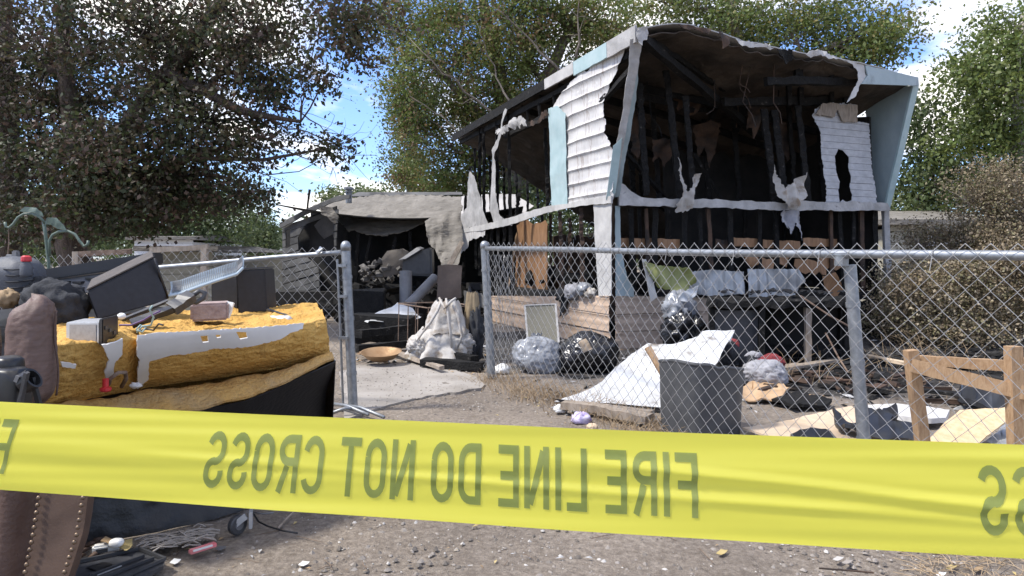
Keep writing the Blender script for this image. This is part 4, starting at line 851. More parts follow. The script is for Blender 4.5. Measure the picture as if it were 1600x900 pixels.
def post(u0, v0, u1, v1, y, rad, nm, parent, cap=True, deep=0.0):
    top_ = P(u0, v0, y); bt = P(u1, v1, y); d = (bt - top_).normalized(); bt = top_ + d * ((top_.z + deep) / -d.z)
    ax = (top_ - bt).normalized(); rot = Vector((0, 0, 1)).rotation_difference(ax).to_matrix(); L = (top_ - bt).length
    pr = [(rad, 0), (rad, L - .03)]
    o = MB().lathe(pr, 16, bt, rot).build(nm, galv, parent, smooth=True)
    o.data.set_sharp_from_angle(angle=math.radians(40))
    if cap: c = MB().lathe([(rad * 1.08, L - .045), (rad * 1.08, L - .012), (rad * .98, L), (rad * .7, L + .013), (rad * .3, L + .019), (.001, L + .020)], 16, bt, rot).build('post_cap', galv, o, smooth=True)
    for hb in (.22, .55, .80):
        q = bt + ax * (L * hb); MB().lathe([(rad * 1.12, -.011), (rad * 1.12, .011)], 14, q, rot).build('tension_band', galv, o)
    return o
# right-hand fence
fr = thing('wire_fence', 'galvanised chain link fence panel on the right of the open gateway', 'fence', Vector((-.17, 5.85, 0)))
FA, FB = Vector((-.19, 5.86, 0)), Vector((2.09, 1.86, 0))
def rail_z(t): return 1.072 - .082 * t
post(757, 380, 768, 590, 5.85, .034, 'gate_post', fr); post(1327, 403, 1350, 690, 3.02, .026, 'line_post', fr, cap=False)
dirf = (FB - FA).normalized()
MB().lathe([(.028, 0), (.028, 1.03), (.02, 1.045), (.002, 1.05)], 16, FB + Vector((-.02, -.02, -.03))).build('end_post', galv, fr, smooth=False)
MB().tube([FA.lerp(FB, t) + Vector((-.035 + .02 * t, -.015, rail_z(t) + .004 * math.sin(t * 9))) for t in [k / 16 for k in range(17)]], .0185, 12).build('top_rail', galv, fr, smooth=True)
o = MB(); tt = (3.02 - FA.y) / (FB.y - FA.y); q = FA.lerp(FB, tt); o.tube([q + Vector((-.035 + .02 * tt, -.015, rail_z(tt))) - dirf * .045, q + Vector((-.035 + .02 * tt, -.015, rail_z(tt))) + dirf * .045], .0205, 12)
o.tube([q + Vector((-.035 + .02 * tt, -.01, rail_z(tt) - .05)), q + Vector((-.035 + .02 * tt, -.012, rail_z(tt) - .012))], .0285, 12); o.build('rail_cap', galv, fr, smooth=False)
n0 = Vector((dirf.y, -dirf.x, 0)); n0 = n0 if n0.y < 0 else -n0
off = n0 * .028 + Vector((-.02, -.015, 0))
chain_link((FA + off).xy, (FB + off).xy, .015, 1.125, .0, 1.035, seed=1, lean=.0).build('chain_link_mesh', wire, fr, kind='stuff')
MB().tube([FA + off + Vector((.03, -.02, 1.08)), FA + off + Vector((.07, -.02, .06))], .005, 5).build('tension_bar', galv, fr)
for k in range(9):
    t_ = .06 + .105 * k; q = FA.lerp(FB, t_) + Vector((-.035 + .02 * t_, -.015, rail_z(t_) + .004 * math.sin(t_ * 9)))
    MB().tube([q + n0 * .023 * math.cos(a_) + Vector((0, 0, .023 * math.sin(a_))) for a_ in [i * .7 for i in range(10)]] + [q + n0 * .03 - Vector((0, 0, .03)), q + n0 * .032 - Vector((.004, 0, .06))], .0016, 4, cap=False).build('wire_tie', wire, fr)
# slack bundle of mesh at the gate post
m = MB(); r = random.Random(3)
for k in range(14):
    x = -.15 + .012 * k; pts = [Vector((x + .015 * r.uniform(-1, 1) + .03 * (1 - z), 5.80 + .02 * r.uniform(-1, 1), z)) for z in [i * .0425 for i in range(2, 25)]]
    m.tube(pts, .0018, 3, cap=False)
m.build('slack_wire', wire, fr, kind='stuff')
# left-hand fence
fl = thing('wire_fence', 'galvanised chain link fence run behind the heap of junk', 'fence', Vector((-1.05, 4.62, 0)))
post(540, 381, 552, 640, 4.62, .031, 'gate_post', fl)
LA, LB = Vector((-1.10, 4.62, 0)), Vector((-4.6, 5.6, 0))
MB().tube([P(536, 394, 4.62), P(500, 397, 4.66), P(430, 402, 4.75), P(320, 412, 4.85), P(200, 422, 5.0), P(60, 430, 5.2), P(-120, 440, 5.5)], .0165, 12).build('top_rail', galv, fl, smooth=True)
chain_link((LA.x + .01, LA.y - .02), (LB.x, LB.y - .02), .02, 1.07, .0, .99, seed=2, bulge=.04, w=.08, h=.08).build('chain_link_mesh', wire, fl, kind='stuff')
MB().tube([P(527, 405, 4.60), P(530, 470, 4.60), P(536, 630, 4.60)], .008, 6).build('tension_bar', galv, fl)
MB().bar(P(496, 396, 4.62), P(503, 387, 4.63), .02, .03, 2, .003).build('rail_clamp', alu, fl)
for v in (415, 463, 528): MB().box(P(534 + (v - 415) * .02, v, 4.58), (.06, .02, .018)).build('hinge_band', galv, fl)
for (a, b_) in (((512, 630), (575, 648)), ((530, 632), (600, 652)), ((520, 645), (560, 640))):
    p0, p1 = PH(*a, .03), PH(*b_, .03); setp(MB().tube([p0, p0.lerp(p1, .5) + Vector((0, 0, .02)), p1], .011, 8).build('steel_rod', galv, smooth=True), {(512, 630): 'long galvanised rod lying behind the foot of the gate post', (530, 632): 'longest galvanised rod reaching onto the concrete path', (520, 645): 'short galvanised rod stub at the foot of the gate post'}[a], 'rod', 'rods at the gate post')

# wooden rustic gate frame behind the left fence
wg = thing('garden_gate', 'weathered wooden garden gate standing behind the chain link fence', 'gate', Vector((P(317, 400, 6).x, 6, 0)))
MB().bar(Vector((P(317, 400, 6).x, 6, -.03)), P(320, 388, 6), .05, .05, 5, .003).build('post', grey_wood, wg)
MB().bar(P(120, 397, 6.0), P(205, 393, 6.0), .045, .045, 5, .003).build('rail', rust, wg); MB().bar(P(235, 391, 6), P(326, 386, 6), .04, .045, 5, .003).build('rail', grey_wood, wg)
MB().bar(Vector((P(120, 400, 6).x, 6, -.03)), P(120, 393, 6), .05, .05, 5, .003).build('post', grey_wood, wg)

# ------------------------------------------------------------------ far buildings
def clap_house(name, label, u0, u1, v0, v1, y, m, board, roofpx, parts=()):
    t = thing(name, label, 'house', Vector((P((u0 + u1) / 2, 400, y).x, y, 0)))
    x0, x1 = P(u0, 400, y).x, P(u1, 400, y).x; zt = P(0, v0, y).z
    MB().box(((x0 + x1) / 2, y + 2, zt / 2 - .05), (x1 - x0, 4, zt - .04)).build('wall', m, t)
    z = zt
    while z > .1:
        MB().bar(Vector((x0 - .02, y - .02, z - board * .5)), Vector((x1 + .02, y - .02, z - board * .5)), .05, board * .92, 1).build('siding_board', m, t); z -= board
    MB().hexa([Vector((x0 - .2, y - .25, zt + .003)), Vector((x1 + .2, y - .25, zt + .003)), Vector((x1 + .2, y + 4.2, zt + .003)), Vector((x0 - .2, y + 4.2, zt + .003))],
              [Vector((x0 - .2, y - .25, zt + .1)), Vector((x1 + .2, y - .25, zt + .1)), Vector((x1 + .1, y + 2, zt + .1 + roofpx)), Vector((x0 - .1, y + 2, zt + .1 + roofpx))]).build('roof', tarp, t)
    for (a, b_, c, d) in parts:
        xa, xb, za, zb = P(a, 0, y).x, P(b_, 0, y).x, P(0, c, y).z, P(0, d, y).z
        f = MB().box(((xa + xb) / 2, y - .06, (za + zb) / 2), (xb - xa + .16, .06, za - zb + .16)).build('window', far_white, t)
        MB().box(((xa + xb) / 2, y - .095, (za + zb) / 2), (xb - xa, .02, za - zb)).build('pane', glass_dark, f)
    return t
clap_house('mobile_home', 'white ribbed mobile home under dark trees beyond the fence', 212, 301, 375, 400, 22, far_white, .10, .1)
clap_house('shed', 'low cream shed wall seen through the rusty wire', 236, 332, 393, 402, 13, cream, .14, .02)
clap_house('house', 'cream clapboard house with small window behind the dead bush', 1385, 1560, 352, 400, 13.2, cream, .12, .3, [(1452, 1492, 355, 378)])

# ------------------------------------------------------------------ fire line tape
def tape_pt(x, t, off=0.0):
    y = .615 - .177 * (x + .447); z = .795 + .077 * t - .004 * math.cos(x * 2.2) + .004
    q = (x * 2.2, t * .9, 0)
    wv = .003 * nz((x * 1.5, t * 2.0, 3)) + .0006 * math.sin(t * 16 + 3.0 * nz((x * 2.2, 0, 1)) + x * 9) * (.4 + .6 * abs(nz((x * 3, t, 5)))) + .0008 * nz((x * 3, t * 9 - x * 4, 8)) - .0022 * max(0, 1 - abs(t - .62 + .9 * (x - .12) + .05 * nz((x * 6, 0, 2))) / .08) * (x > -.02) * min(1, max(0, (x + .02) * 6)) - .0016 * max(0, 1 - abs(t - .40 + .35 * (x - .05)) / .07) * min(1, max(0, .5 - abs(x - .1)) * 3)
    return Vector((x, y + wv - off, z + .0012 * nz((x * 5, t, 2))))
tm = bpy.data.materials.new('yellow_film'); tm.use_nodes = True; n = tm.node_tree.nodes; l = tm.node_tree.links; n.clear()
df = n.new('ShaderNodeBsdfDiffuse'); tl = n.new('ShaderNodeBsdfTranslucent'); gl = n.new('ShaderNodeBsdfGlossy'); m1 = n.new('ShaderNodeMixShader'); m2 = n.new('ShaderNodeMixShader'); oo = n.new('ShaderNodeOutputMaterial')
df.inputs[0].default_value = (.92, .86, .10, 1); tl.inputs[0].default_value = (.95, .90, .13, 1); gl.inputs['Roughness'].default_value = .32; m1.inputs[0].default_value = .5; m2.inputs[0].default_value = .05
l.new(df.outputs[0], m1.inputs[1]); l.new(tl.outputs[0], m1.inputs[2]); l.new(m1.outputs[0], m2.inputs[1]); l.new(gl.outputs[0], m2.inputs[2]); l.new(m2.outputs[0], oo.inputs[0])
lm = mat('faded_print', (.27, .32, .085), (.34, .385, .12), .6, 20, 0, trans=.35)
x0, x1 = -1.75, .95
tape = MB().grid(lambda s, t: tape_pt(x0 + (x1 - x0) * s, t), 760, 44).build('fire_line_tape', tm, loc=(0, .55, .795), smooth=True, label='yellow plastic fire line tape stretched across the foreground, lettering reversed', cat='tape')
# lettering: strokes in a unit box (width, list of polylines), drawn as flat ribbons
def arc(cx, cy, rx, ry, a0, a1, k=10): return [(cx + rx * math.cos(math.radians(a0 + (a1 - a0) * i / k)), cy + ry * math.sin(math.radians(a0 + (a1 - a0) * i / k))) for i in range(k + 1)]
sw = .14; e = sw / 2
GL = {'F': (.50, [[(e, 0), (e, 1)], [(sw, 1 - e), (.5, 1 - e)], [(sw, .50), (.44, .50)]]), 'I': (.16, [[(e, 0), (e, 1)]]), 'L': (.48, [[(e, 0), (e, 1)], [(sw, e), (.48, e)]]),
      'E': (.50, [[(e, 0), (e, 1)], [(sw, 1 - e), (.5, 1 - e)], [(sw, .52), (.45, .52)], [(sw, e), (.5, e)]]), 'T': (.54, [[(.27, 0), (.27, 1 - sw)], [(0, 1 - e), (.54, 1 - e)]]),
      'N': (.60, [[(e, 0), (e, 1)], [(.6 - e, 0), (.6 - e, 1)], [(sw, .93), (.6 - sw, .07)]]),
      'O': (.56, [arc(.28, .70, .28 - e, .30 - e, 0, 180) + arc(.28, .30, .28 - e, .30 - e, 180, 360) + [(.56 - e, .70)]]),
      'D': (.56, [[(e, 0), (e, 1)], [(sw, 1 - e)] + arc(.26, .70, .30 - e, .30 - e, 90, 0, 6) + arc(.26, .30, .30 - e, .30 - e, 0, -90, 6) + [(sw, e)]]),
      'C': (.54, [arc(.28, .70, .28 - e, .30 - e, 10, 180) + arc(.28, .30, .28 - e, .30 - e, 180, 350)]),
      'R': (.56, [[(e, 0), (e, 1)], [(sw, 1 - e)] + arc(.27, .74, .29 - e, .26 - e, 90, -90, 10) + [(sw, .48 + e)], [(.30, .48), (.48, 0)]]),
      'S': (.54, [arc(.27, .73, .27 - e, .27 - e, 15, 180, 8) + arc(.27, .68, .27 - e, .20, 195, 265, 4) + arc(.27, .30, .27 - e, .19, 85, 0, 5) + arc(.27, .27, .27 - e, .27 - e, -10, -195, 10)])}
def lettering(text, xs, length):
    adv = []; x = 0
    for ch in text:
        if ch == ' ': x += .30; continue
        adv.append((ch, x)); x += GL[ch][0] + .13
    tot = x - .13; sx = length / tot
    for ch, ox in adv:
        mbl = MB()
        for ln in GL[ch][1]:
            pts = []
            for i in range(len(ln) - 1):
                a, b_ = ln[i], ln[i + 1]; L = math.hypot(b_[0] - a[0], b_[1] - a[1]); k = max(1, int(L / .04))
                pts += [(a[0] + (b_[0] - a[0]) * j / k, a[1] + (b_[1] - a[1]) * j / k) for j in range(k)]
            pts.append(ln[-1]); k0 = len(mbl.v)
            for i, p in enumerate(pts):
                a, b_ = pts[max(i - 1, 0)], pts[min(i + 1, len(pts) - 1)]; L = math.hypot(b_[0] - a[0], b_[1] - a[1]) or 1; nx, ny = -(b_[1] - a[1]) / L, (b_[0] - a[0]) / L
                for q in (-1, -.33, .33, 1):
                    gx_, gy_ = p[0] + nx * e * q, p[1] + ny * e * q
                    X = xs - (ox + gx_) * sx; t = .19 + .62 * gy_; lean = (.55 if X < 0 else .16) * X
                    X -= lean * (gy_ - .5) * .047 * 1.4
                    mbl.v.append(tape_pt(X, t, .0005))
            for i in range(len(pts) - 1):
                for q in range(3): a = k0 + i * 4 + q; mbl.f.append((a, a + 1, a + 5, a + 4))
        mbl.build('letter', lm, tape, smooth=True)
for k in (-2, -1, 0, 1): lettering('FIRE LINE DO NOT CROSS', .135 + .57 * k, .387)

# ------------------------------------------------------------------ wooden stakes and boards on the right
wf = thing('wooden_stakes', 'two new wooden stakes joined by nailed slanting rails behind the wire fence', 'stake', Vector((1.85, 3.15, 0)))
def stake(u0, v0, u1, v1, y, w_, nm='stake'):
    a = P(u0, v0, y); d = (P(u1, v1, y) - a).normalized(); b_ = a + d * ((a.z + .05) / -d.z); return MB().bar(b_, a, w_, w_, 6, .0012).build(nm, stake_wood, wf)
stake(1423, 547, 1441, 690, 3.2, .048); stake(1583, 541, 1588, 695, 3.0, .050)
MB().bar(P(1424, 571, 3.155), P(1655, 627, 2.93), .028, .058, 8, .0015).build('rail', stake_wood, wf)
MB().bar(P(1432, 563, 3.24), P(1574, 571, 3.045), .03, .045, 8, .0015).build('rail', stake_wood, wf); MB().bar(P(1592, 568, 3.06), P(1690, 566, 3.0), .03, .045, 6, .0015).build('rail', stake_wood, wf)
# sheets on the ground
def gsheet(name, label, cat, poly, h, m, thick=.012, tilt=0, rough=.8, amp=.004, step=12, **kw):
    vb = max(p[1] for p in poly)
    return sheet(name, poly, lambda u, v: PH(u, v, h + tilt * (vb - v)) + Vector((0, 0, amp * fb(G(u, v), 5))), m, step=step, solid=thick, rough=rough, label=label, cat=cat, **kw)
gsheet('plywood_sheet', 'pale plywood sheet lying on burnt ground beside the fence post', 'plywood', [(1160, 668), (1215, 660), (1300, 640), (1330, 634), (1350, 648), (1420, 665), (1445, 700), (1300, 712), (1240, 690), (1200, 680)], .05, ply)
gsheet('chip_board', 'torn tan chip board sheet propped up behind the wooden stakes', 'board', [(1440, 697), (1482, 655), (1500, 640), (1578, 636), (1585, 650), (1560, 668), (1524, 696), (1500, 704)], .03, osb, tilt=.0022)
gsheet('melted_plastic', 'curled black melted panel lying across the plywood', 'panel', [(1302, 640), (1315, 650), (1338, 655), (1352, 640), (1362, 645), (1380, 632), (1400, 630), (1404, 645), (1392, 655), (1436, 664), (1444, 680), (1420, 690), (1380, 684), (1320, 668), (1306, 655)], .075, black_pl, .02, .0012, 1.0, .05)
gsheet('foam_board', 'dirty white foam board behind the black melted panel', 'board', [(1356, 632), (1400, 630), (1484, 640), (1478, 652), (1440, 655), (1400, 648), (1360, 645)], .06, liner, .03)
gsheet('melted_scrap', 'small black melted scrap lying on the plywood sheet', 'scrap', [(1235, 678), (1250, 672), (1290, 672), (1310, 684), (1300, 690), (1250, 690)], .075, black_pl, .02, 0, 1.0, .02)
gsheet('burnt_sheet', 'dark burnt panel on the ground behind the right stake', 'panel', [(1490, 608), (1530, 598), (1600, 600), (1650, 612), (1600, 640), (1540, 632), (1500, 622)], .10, black_pl, .03, 0, 1.2, .05)
gsheet('tin_sheet', 'crumpled grey tin under the chip board edge', 'sheet metal', [(1540, 690), (1570, 668), (1600, 660), (1640, 668), (1620, 700), (1580, 706)], .04, grey_sheet, .004, 0, 1.2, .03)
for k, (a, b_, lab, m) in enumerate((((1352, 556), (1442, 572), 'pale board lying along the burnt ground behind the line post', ply), ((1195, 580), (1350, 556), 'long pale plank in front of the burnt workbench', grey_wood), ((1150, 585), (1250, 570), 'scorched plank under the pile of clothes', grey_wood), ((1440, 610), (1520, 618), 'black plank lying beyond the wooden stakes', char))):
    p0, p1 = PH(*a, .045), PH(*b_, .05); setp(MB().bar(p0, p1, .09, .025, 5, .003).build('plank', m), lab, 'plank')

# ------------------------------------------------------------------ yard behind the fence
t = thing('enamel_sheet', 'big bent white enamelled metal sheet leaning over wood behind the trash bin', 'sheet metal', Vector((.95, 5.0, 0)))
ye = lin(640, 4.55, 517, 5.75)
sheet('panel', [(866, 623), (905, 610), (930, 597), (965, 572), (1000, 546), (1012, 532), (1050, 536), (1092, 528), (1098, 521), (1148, 516), (1140, 535), (1122, 562), (1110, 580), (1085, 590), (1060, 600), (1040, 612), (1038, 637), (990, 634), (940, 629)], pix(lambda u, v: ye(u, v) + .10 * math.sin((u - 866) / 50), .05, 2.2, 4), white_enamel, t, step=8, solid=.005, rough=.5)
sheet('folded_edge', [(1092, 530), (1098, 521), (1148, 516), (1142, 533)], pix(lambda u, v: ye(u, v) - .05, .01, 4), liner, t, step=8, solid=.004)
sheet('folded_edge', [(866, 623), (990, 634), (1038, 637), (1038, 641), (990, 639), (880, 630)], pix(lambda u, v: ye(u, 636) - .02, .006, 4), black_pl, t, step=8, solid=.004)
for a, b_, lab in (((880, 632), (1020, 648), 'grey timber lying under the white enamelled sheet'), ((940, 640), (1015, 655), 'short split timber beside the trash bin foot')):
    setp(MB().bar(PH(*a, .05), PH(*b_, .04), .10, .05, 6, .005).build('timber', grey_wood), lab, 'timber')
# melted square bin
def bin_pt(s, t, inner=0):
    a = 2 * math.pi * s; c, d = math.cos(a), math.sin(a); k = (abs(c) ** 5 + abs(d) ** 5) ** (-.2); wd = (.172 + .015 * t - inner)
    x, y = c * k * wd, d * k * wd; hh = .385 - .035 * math.sin(a * 1.0 + 1.2) - .03 * max(0, nz((c, d, 0), 2.5)); rot = math.radians(24)
    return Vector((1.075 + x * math.cos(rot) - y * math.sin(rot), 4.02 + x * math.sin(rot) + y * math.cos(rot), t * hh))
tb = thing('trash_bin', 'dark grey square plastic bin with melted sagging rim behind the fence', 'bin', Vector((1.075, 4.02, 0)))
MB().grid(lambda s, q: bin_pt(s, q) + Vector((.006 * nz((s * 12, q * 3, 0)), .006 * nz((s * 12, q * 3, 5)), 0)), 64, 10, closed_u=True).build('body', bin_m, tb, smooth=True, solid=.006)
MB().tube([bin_pt(s / 64, 1.0) + Vector((0, 0, .002)) for s in range(65)], .011, 6, cap=False).build('rim', bin_m, tb, smooth=True)
MB().grid(lambda s, q: bin_pt(s, .03, .01) * (1 - q) + Vector((1.075, 4.02, .02)) * q, 32, 2, closed_u=True).build('base', bin_m, tb)
t = thing('wood_stick', 'split wooden stick poking out of the dark grey bin', 'stick', bin_pt(.6, .1, .05)); MB().bar(Vector((1.05, 4.05, .03)), P(1012, 543, 4.32), .035, .022, 8, .003).build('shaft', stake_wood, t)
MB().blob(Vector((1.11, 4.05, .22)), (.14, .14, .10), .3, 4, 12, 3).build('bin_rubbish', cloth_black, label='black rubbish filling the dark grey bin', cat='rubbish', smooth=True)
# rubbish spilling right of the white sheet
for (u, v, h, rad, m, lab, nm) in ((1135, 555, .20, (.10, .10, .12), cloth_black, 'sooty black rag heap against the raised end of the white sheet', 'rag'), (1146, 540, .22, (.05, .05, .06), cloth_red, 'dark red rag on the sooty heap by the white sheet', 'rag'),
                                   (1195, 585, .09, (.17, .13, .11), cloth_pale, 'pale grey crumpled clothes on the burnt ground', 'clothes'), (1205, 566, .15, (.10, .08, .07), cloth_red, 'dark red cloth lying on the pale crumpled clothes', 'clothes'), (1172, 572, .12, (.09, .08, .08), cloth_black, 'black cloth tucked beside the pale crumpled clothes', 'clothes'), (1178, 557, .17, (.07, .06, .04), cloth_pale, 'small grey cap of cloth topping the clothes pile', 'clothes')):
    p = PH(u, v, h); MB().bag(p, rad, u * .37, 40, -.005, .13).build(nm, m, smooth=True, label=lab, cat=nm)
gsheet('cardboard', 'scorched cardboard flattened under the pale clothes', 'cardboard', [(1152, 608), (1170, 598), (1215, 596), (1235, 606), (1215, 622), (1180, 620), (1160, 618)], .04, card, .01, 0, 1.0, .04)
gsheet('cardboard', 'small curled cardboard scrap on the burnt dirt', 'cardboard', [(1258, 622), (1280, 614), (1292, 622), (1275, 634)], .03, card, .006, 0, .6, .03)
gsheet('charred_board', 'charred board lying below the pale clothes', 'board', [(1205, 622), (1250, 612), (1300, 622), (1290, 632), (1240, 634)], .04, char, .02, 0, 1.0, .02)
# bags
MB().bag(PH(841, 556, .125), (.235, .19, .17), 12, floor=-.01, crumple=.07).pleat(PH(838, 522, .285), .05, .03, .07, 5, 40, 8, 7, .3).build('rubbish_bag', bag_grey, smooth=True, label='full silver grey rubbish bag by the tan skirting', cat='bag')
for k, (u, v, h, rad, lab) in enumerate(((922, 554, .14, (.25, .2, .20), 'full black rubbish bag slumped against the tan skirting'), (896, 560, .11, (.13, .13, .13), 'small black rubbish bag wedged beside the silver grey one'))):
    MB().bag(PH(u, v, h), rad, 7 + k * 3, floor=-.01).build('rubbish_bag', bag_black, smooth=True, label=lab, cat='bag')
p = PH(940, 555, .2); sheet('foil_scrap', [(903, 534), (915, 530), (925, 545), (912, 552)], pix(5.9, .03, 9), ply, step=5, solid=.003, label='tan label scrap stuck on the black rubbish bag', cat='scrap')
# window screen
ws = thing('window_screen', 'framed insect screen leaning on the tan skirting', 'screen', PH(845, 530, 0))
sc_ = [P(820, 477, 8.45), P(868, 475, 8.2), P(873, 535, 8.0), P(825, 538, 8.25)]
for i in range(4): MB().bar(sc_[i], sc_[(i + 1) % 4], .022, .012, 2).build('frame', trim_white, ws)
MB().add([q + Vector((0, .006, 0)) for q in sc_], [(0, 1, 2, 3)]).build('mesh_panel', screen_m, ws, solid=.002)
# shredded plastic on a dead shrub by the front corner
sp2 = thing('shredded_bag', 'shredded clear and black plastic draped on a burnt stump', 'plastic', G(1070, 550))
MB().bar(G(1072, 552) - Vector((0, 0, .03)), P(1066, 470, 7.3), .08, .08, 8, .015).build('stump', char, sp2)
MB().blob(P(1062, 485, 7.25), (.14, .12, .16), .4, 3, 22, 3, ridge=True).build('plastic', bag_grey, sp2, smooth=True)
MB().blob(P(1068, 520, 7.2), (.17, .14, .18), .5, 3, 22, 9, ridge=True).build('plastic', bag_black, sp2, smooth=True)
sheet('plastic', [(1058, 470), (1075, 452), (1092, 448), (1090, 460), (1075, 474)], pix(7.1, .05, 6), clear_pl, sp2, step=6, solid=.003, rough=1)
for k, (u, v, rad, lab) in enumerate(((1010, 522, (.25, .18, .09), 'low heap of black burnt cloth behind the white sheet'), (1118, 528, (.18, .15, .08), 'charred cloth heap at the right end of the tan skirting'))):
    MB().blob(PH(u, v, .1), rad, .5, 3, 22, 40 + k, floor=-.01, ridge=True).build('burnt_cloth', cloth_black, smooth=True, label=lab, cat='cloth')
# burnt workbench
wb = thing('burnt_workbench', 'charred workbench with blistered black top in front of the trailer', 'workbench', P(1220, 574, 6.6))
bx = lambda u, y, h: Vector(((u - U0) * y / F_PX, y, h))
MB().grid(lambda s, q: bx(1105 + 225 * s, 6.35 + .75 * q, .60 + .035 * fb((s * 9, q * 5, 0), 1) + .03 * max(0, fb((s * 4, q * 3, 4), 2))), 40, 14).build('top', char, wb, solid=.06)
for u, y in ((1112, 6.45), (1190, 6.4), (1262, 6.42), (1322, 6.5), (1200, 7.0), (1315, 7.0)): MB().bar(bx(u, y, -.02), bx(u, y, .55), .05, .05, 5, .004).build('leg', grey_wood if u == 1262 else char, wb)
MB().box(bx(1150, 6.5, .26), (.42, .03, .50)).build('cabinet_panel', dark_grey, wb)
MB().grid(lambda s, q: bx(1108 + 222 * s, 7.05, .5 * q), 6, 3).build('back_panel', soot, wb, solid=.02)
MB().box(bx(1215, 6.75, .12), (1.1, .5, .02)).build('shelf', char, wb)
for k in range(26):
    u, y = rnd.uniform(1115, 1320), rnd.uniform(6.4, 7.0); s = rnd.uniform(.04, .12)
    sheet('blister', [(u, y * 100), (u + 12, y * 100 + 3), (u + 16, y * 100 + 9), (u + 3, y * 100 + 11)], lambda a, b_, u=u, y=y: bx(a, b_ / 100, .655 + .03 * fb((a * .1, b_ * .1, 0), 1) + .02), black_pl, wb, step=6, solid=.006)
for (u0, v0, u1, v1) in ((1330, 470, 1352, 590), (1250, 462, 1345, 520), (1290, 520, 1330, 590)):
    setp(MB().tube([P(u0, v0, 6.3), P((u0 + u1) / 2, (v0 + v1) / 2 + 3, 6.2), PH(u1, max(v1, 575), .0) if v1 > 560 else P(u1, v1, 6.2)], .008, 6).build('bent_rod', rust), {1330: 'steep rusty rod beside the right end of the workbench', 1250: 'rusty rod slanting across the workbench top', 1290: 'short rusty rod leaning below the workbench top'}[u0], 'rod', 'rods at the workbench')

# burnt heaps across the yard on the right
r = random.Random(77)
for k, (u, v, n_) in enumerate(((1300, 590, 30), (1380, 600, 34), (1470, 590, 34), (1560, 585, 34), (1250, 600, 20), (1420, 560, 26), (1520, 555, 26), (1150, 560, 16), (1350, 575, 26))):
    c = G(u, v); m = MB()
    for q in range(n_):
        s = r.uniform(.02, .11); m.box(c + Vector((r.gauss(0, .28), r.gauss(0, .3), r.uniform(0, .05))), (s * r.uniform(.7, 3.5), s * .5, s * .3), Matrix.Rotation(r.uniform(0, 6), 3, 'Z') @ Matrix.Rotation(r.uniform(-.4, .4), 3, 'X'), jit=s * .12)
    m.build('burnt_scraps', [char, char_brown, soot][k % 3], kind='stuff', label='flat black heap of burnt scraps on the scorched yard', cat='rubble', group='burnt heaps')

# ------------------------------------------------------------------ gateway clutter
t = thing('wire_crate', 'rusty wire crate standing in the gateway around white cloth', 'crate', PH(660, 560, 0))
cr_b = [PH(622, 548, .01), PH(668, 562, .01), PH(742, 556, .01), PH(700, 543, .01)]
for i in range(4):
    a, b_ = cr_b[i], cr_b[(i + 1) % 4]; ht = .50
    MB().tube([a + Vector((0, 0, ht)), b_ + Vector((0, 0, ht))], .006, 6).build('wire', rust, t); MB().tube([a, b_], .006, 6).build('wire', rust, t)
    for k in range(3):
        q = a.lerp(b_, k / 3); MB().tube([q, q + Vector((.01, 0, ht))], .005, 5).build('wire', rust, t)
yc = 6.75
wc = thing('cloth_bundle', 'white knotted cloth bundle slumped inside the wire crate', 'cloth', PH(695, 552, 0))
def fold(c, rad, off): return MB().blob(c, rad, .30, 2.2, 34, off, floor=.0, ridge=True)
MB().pleat(P(688, 512, yc), .17, .33, .28, 3, folds=9, depth=.12).build('lower_fold', cloth_white, wc, smooth=True)
MB().pleat(P(698, 470, yc), .10, .21, .30, 6, folds=6, depth=.18).build('upper_fold', cloth_white, wc, smooth=True)
MB().bag(P(722, 534, yc), (.15, .14, .13), 3, 40, 0, .13).build('side_fold', cloth_white, wc, smooth=True); MB().bag(P(656, 540, yc - .05), (.12, .14, .10), 6, 40, 0, .13).build('side_fold', cloth_white, wc, smooth=True)
for k, (pts) in enumerate(([(690, 468), (684, 485), (672, 505), (660, 520), (650, 535)], [(697, 466), (700, 490), (704, 520), (706, 548)], [(704, 470), (716, 495), (722, 525), (714, 545)], [(686, 465), (694, 482), (706, 470), (712, 466)])):
    MB().tube([P(u, v, yc - .19 - .04 * math.sin(i)) for i, (u, v) in enumerate(pts)], [.010, .014, .013, .011, .008][:len(pts)], 8).build('twisted_strip', cloth_white, wc, smooth=True)
MB().pleat(P(738, 457, 6.8), .05, .085, .40, 4, folds=5, depth=.2).build('khaki_cloth', cloth_khaki, smooth=True, label='khaki cloth hanging on the fence side of the white bundle', cat='cloth')
MB().blob(P(744, 525, 6.75), (.08, .09, .24), .4, 3, 20, 8, floor=0).build('burnt_coat', cloth_black, smooth=True, label='black burnt coat heaped at the gate post', cat='cloth')
sheet('metal_sheet', [(568, 505), (585, 490), (612, 478), (622, 470), (645, 480), (657, 494), (650, 497), (630, 496), (600, 503), (588, 505), (580, 500), (572, 508)], pix(lin(508, 8.2, 468, 9.2), .07, 3), white_enamel, step=6, solid=.004, rough=.5, label='crumpled white metal sheet lying in the gateway debris', cat='sheet metal')
MB().tube([P(634, 486, 9.5), P(634, 424, 9.6)], .085, 18).build('stove_pipe', grey_pl, label='upright dented grey stove pipe in the gateway debris', cat='pipe', smooth=False)
MB().tube([P(637, 478, 9.3), P(680, 434, 9.7)], .07, 18).build('stove_pipe', grey_pl, label='fallen grey stove pipe leaning on the upright pipe', cat='pipe', smooth=False)
bn = thing('wheelie_bin', 'charcoal wheeled bin lying on its side in the burnt opening', 'bin', P(640, 430, 10.8))
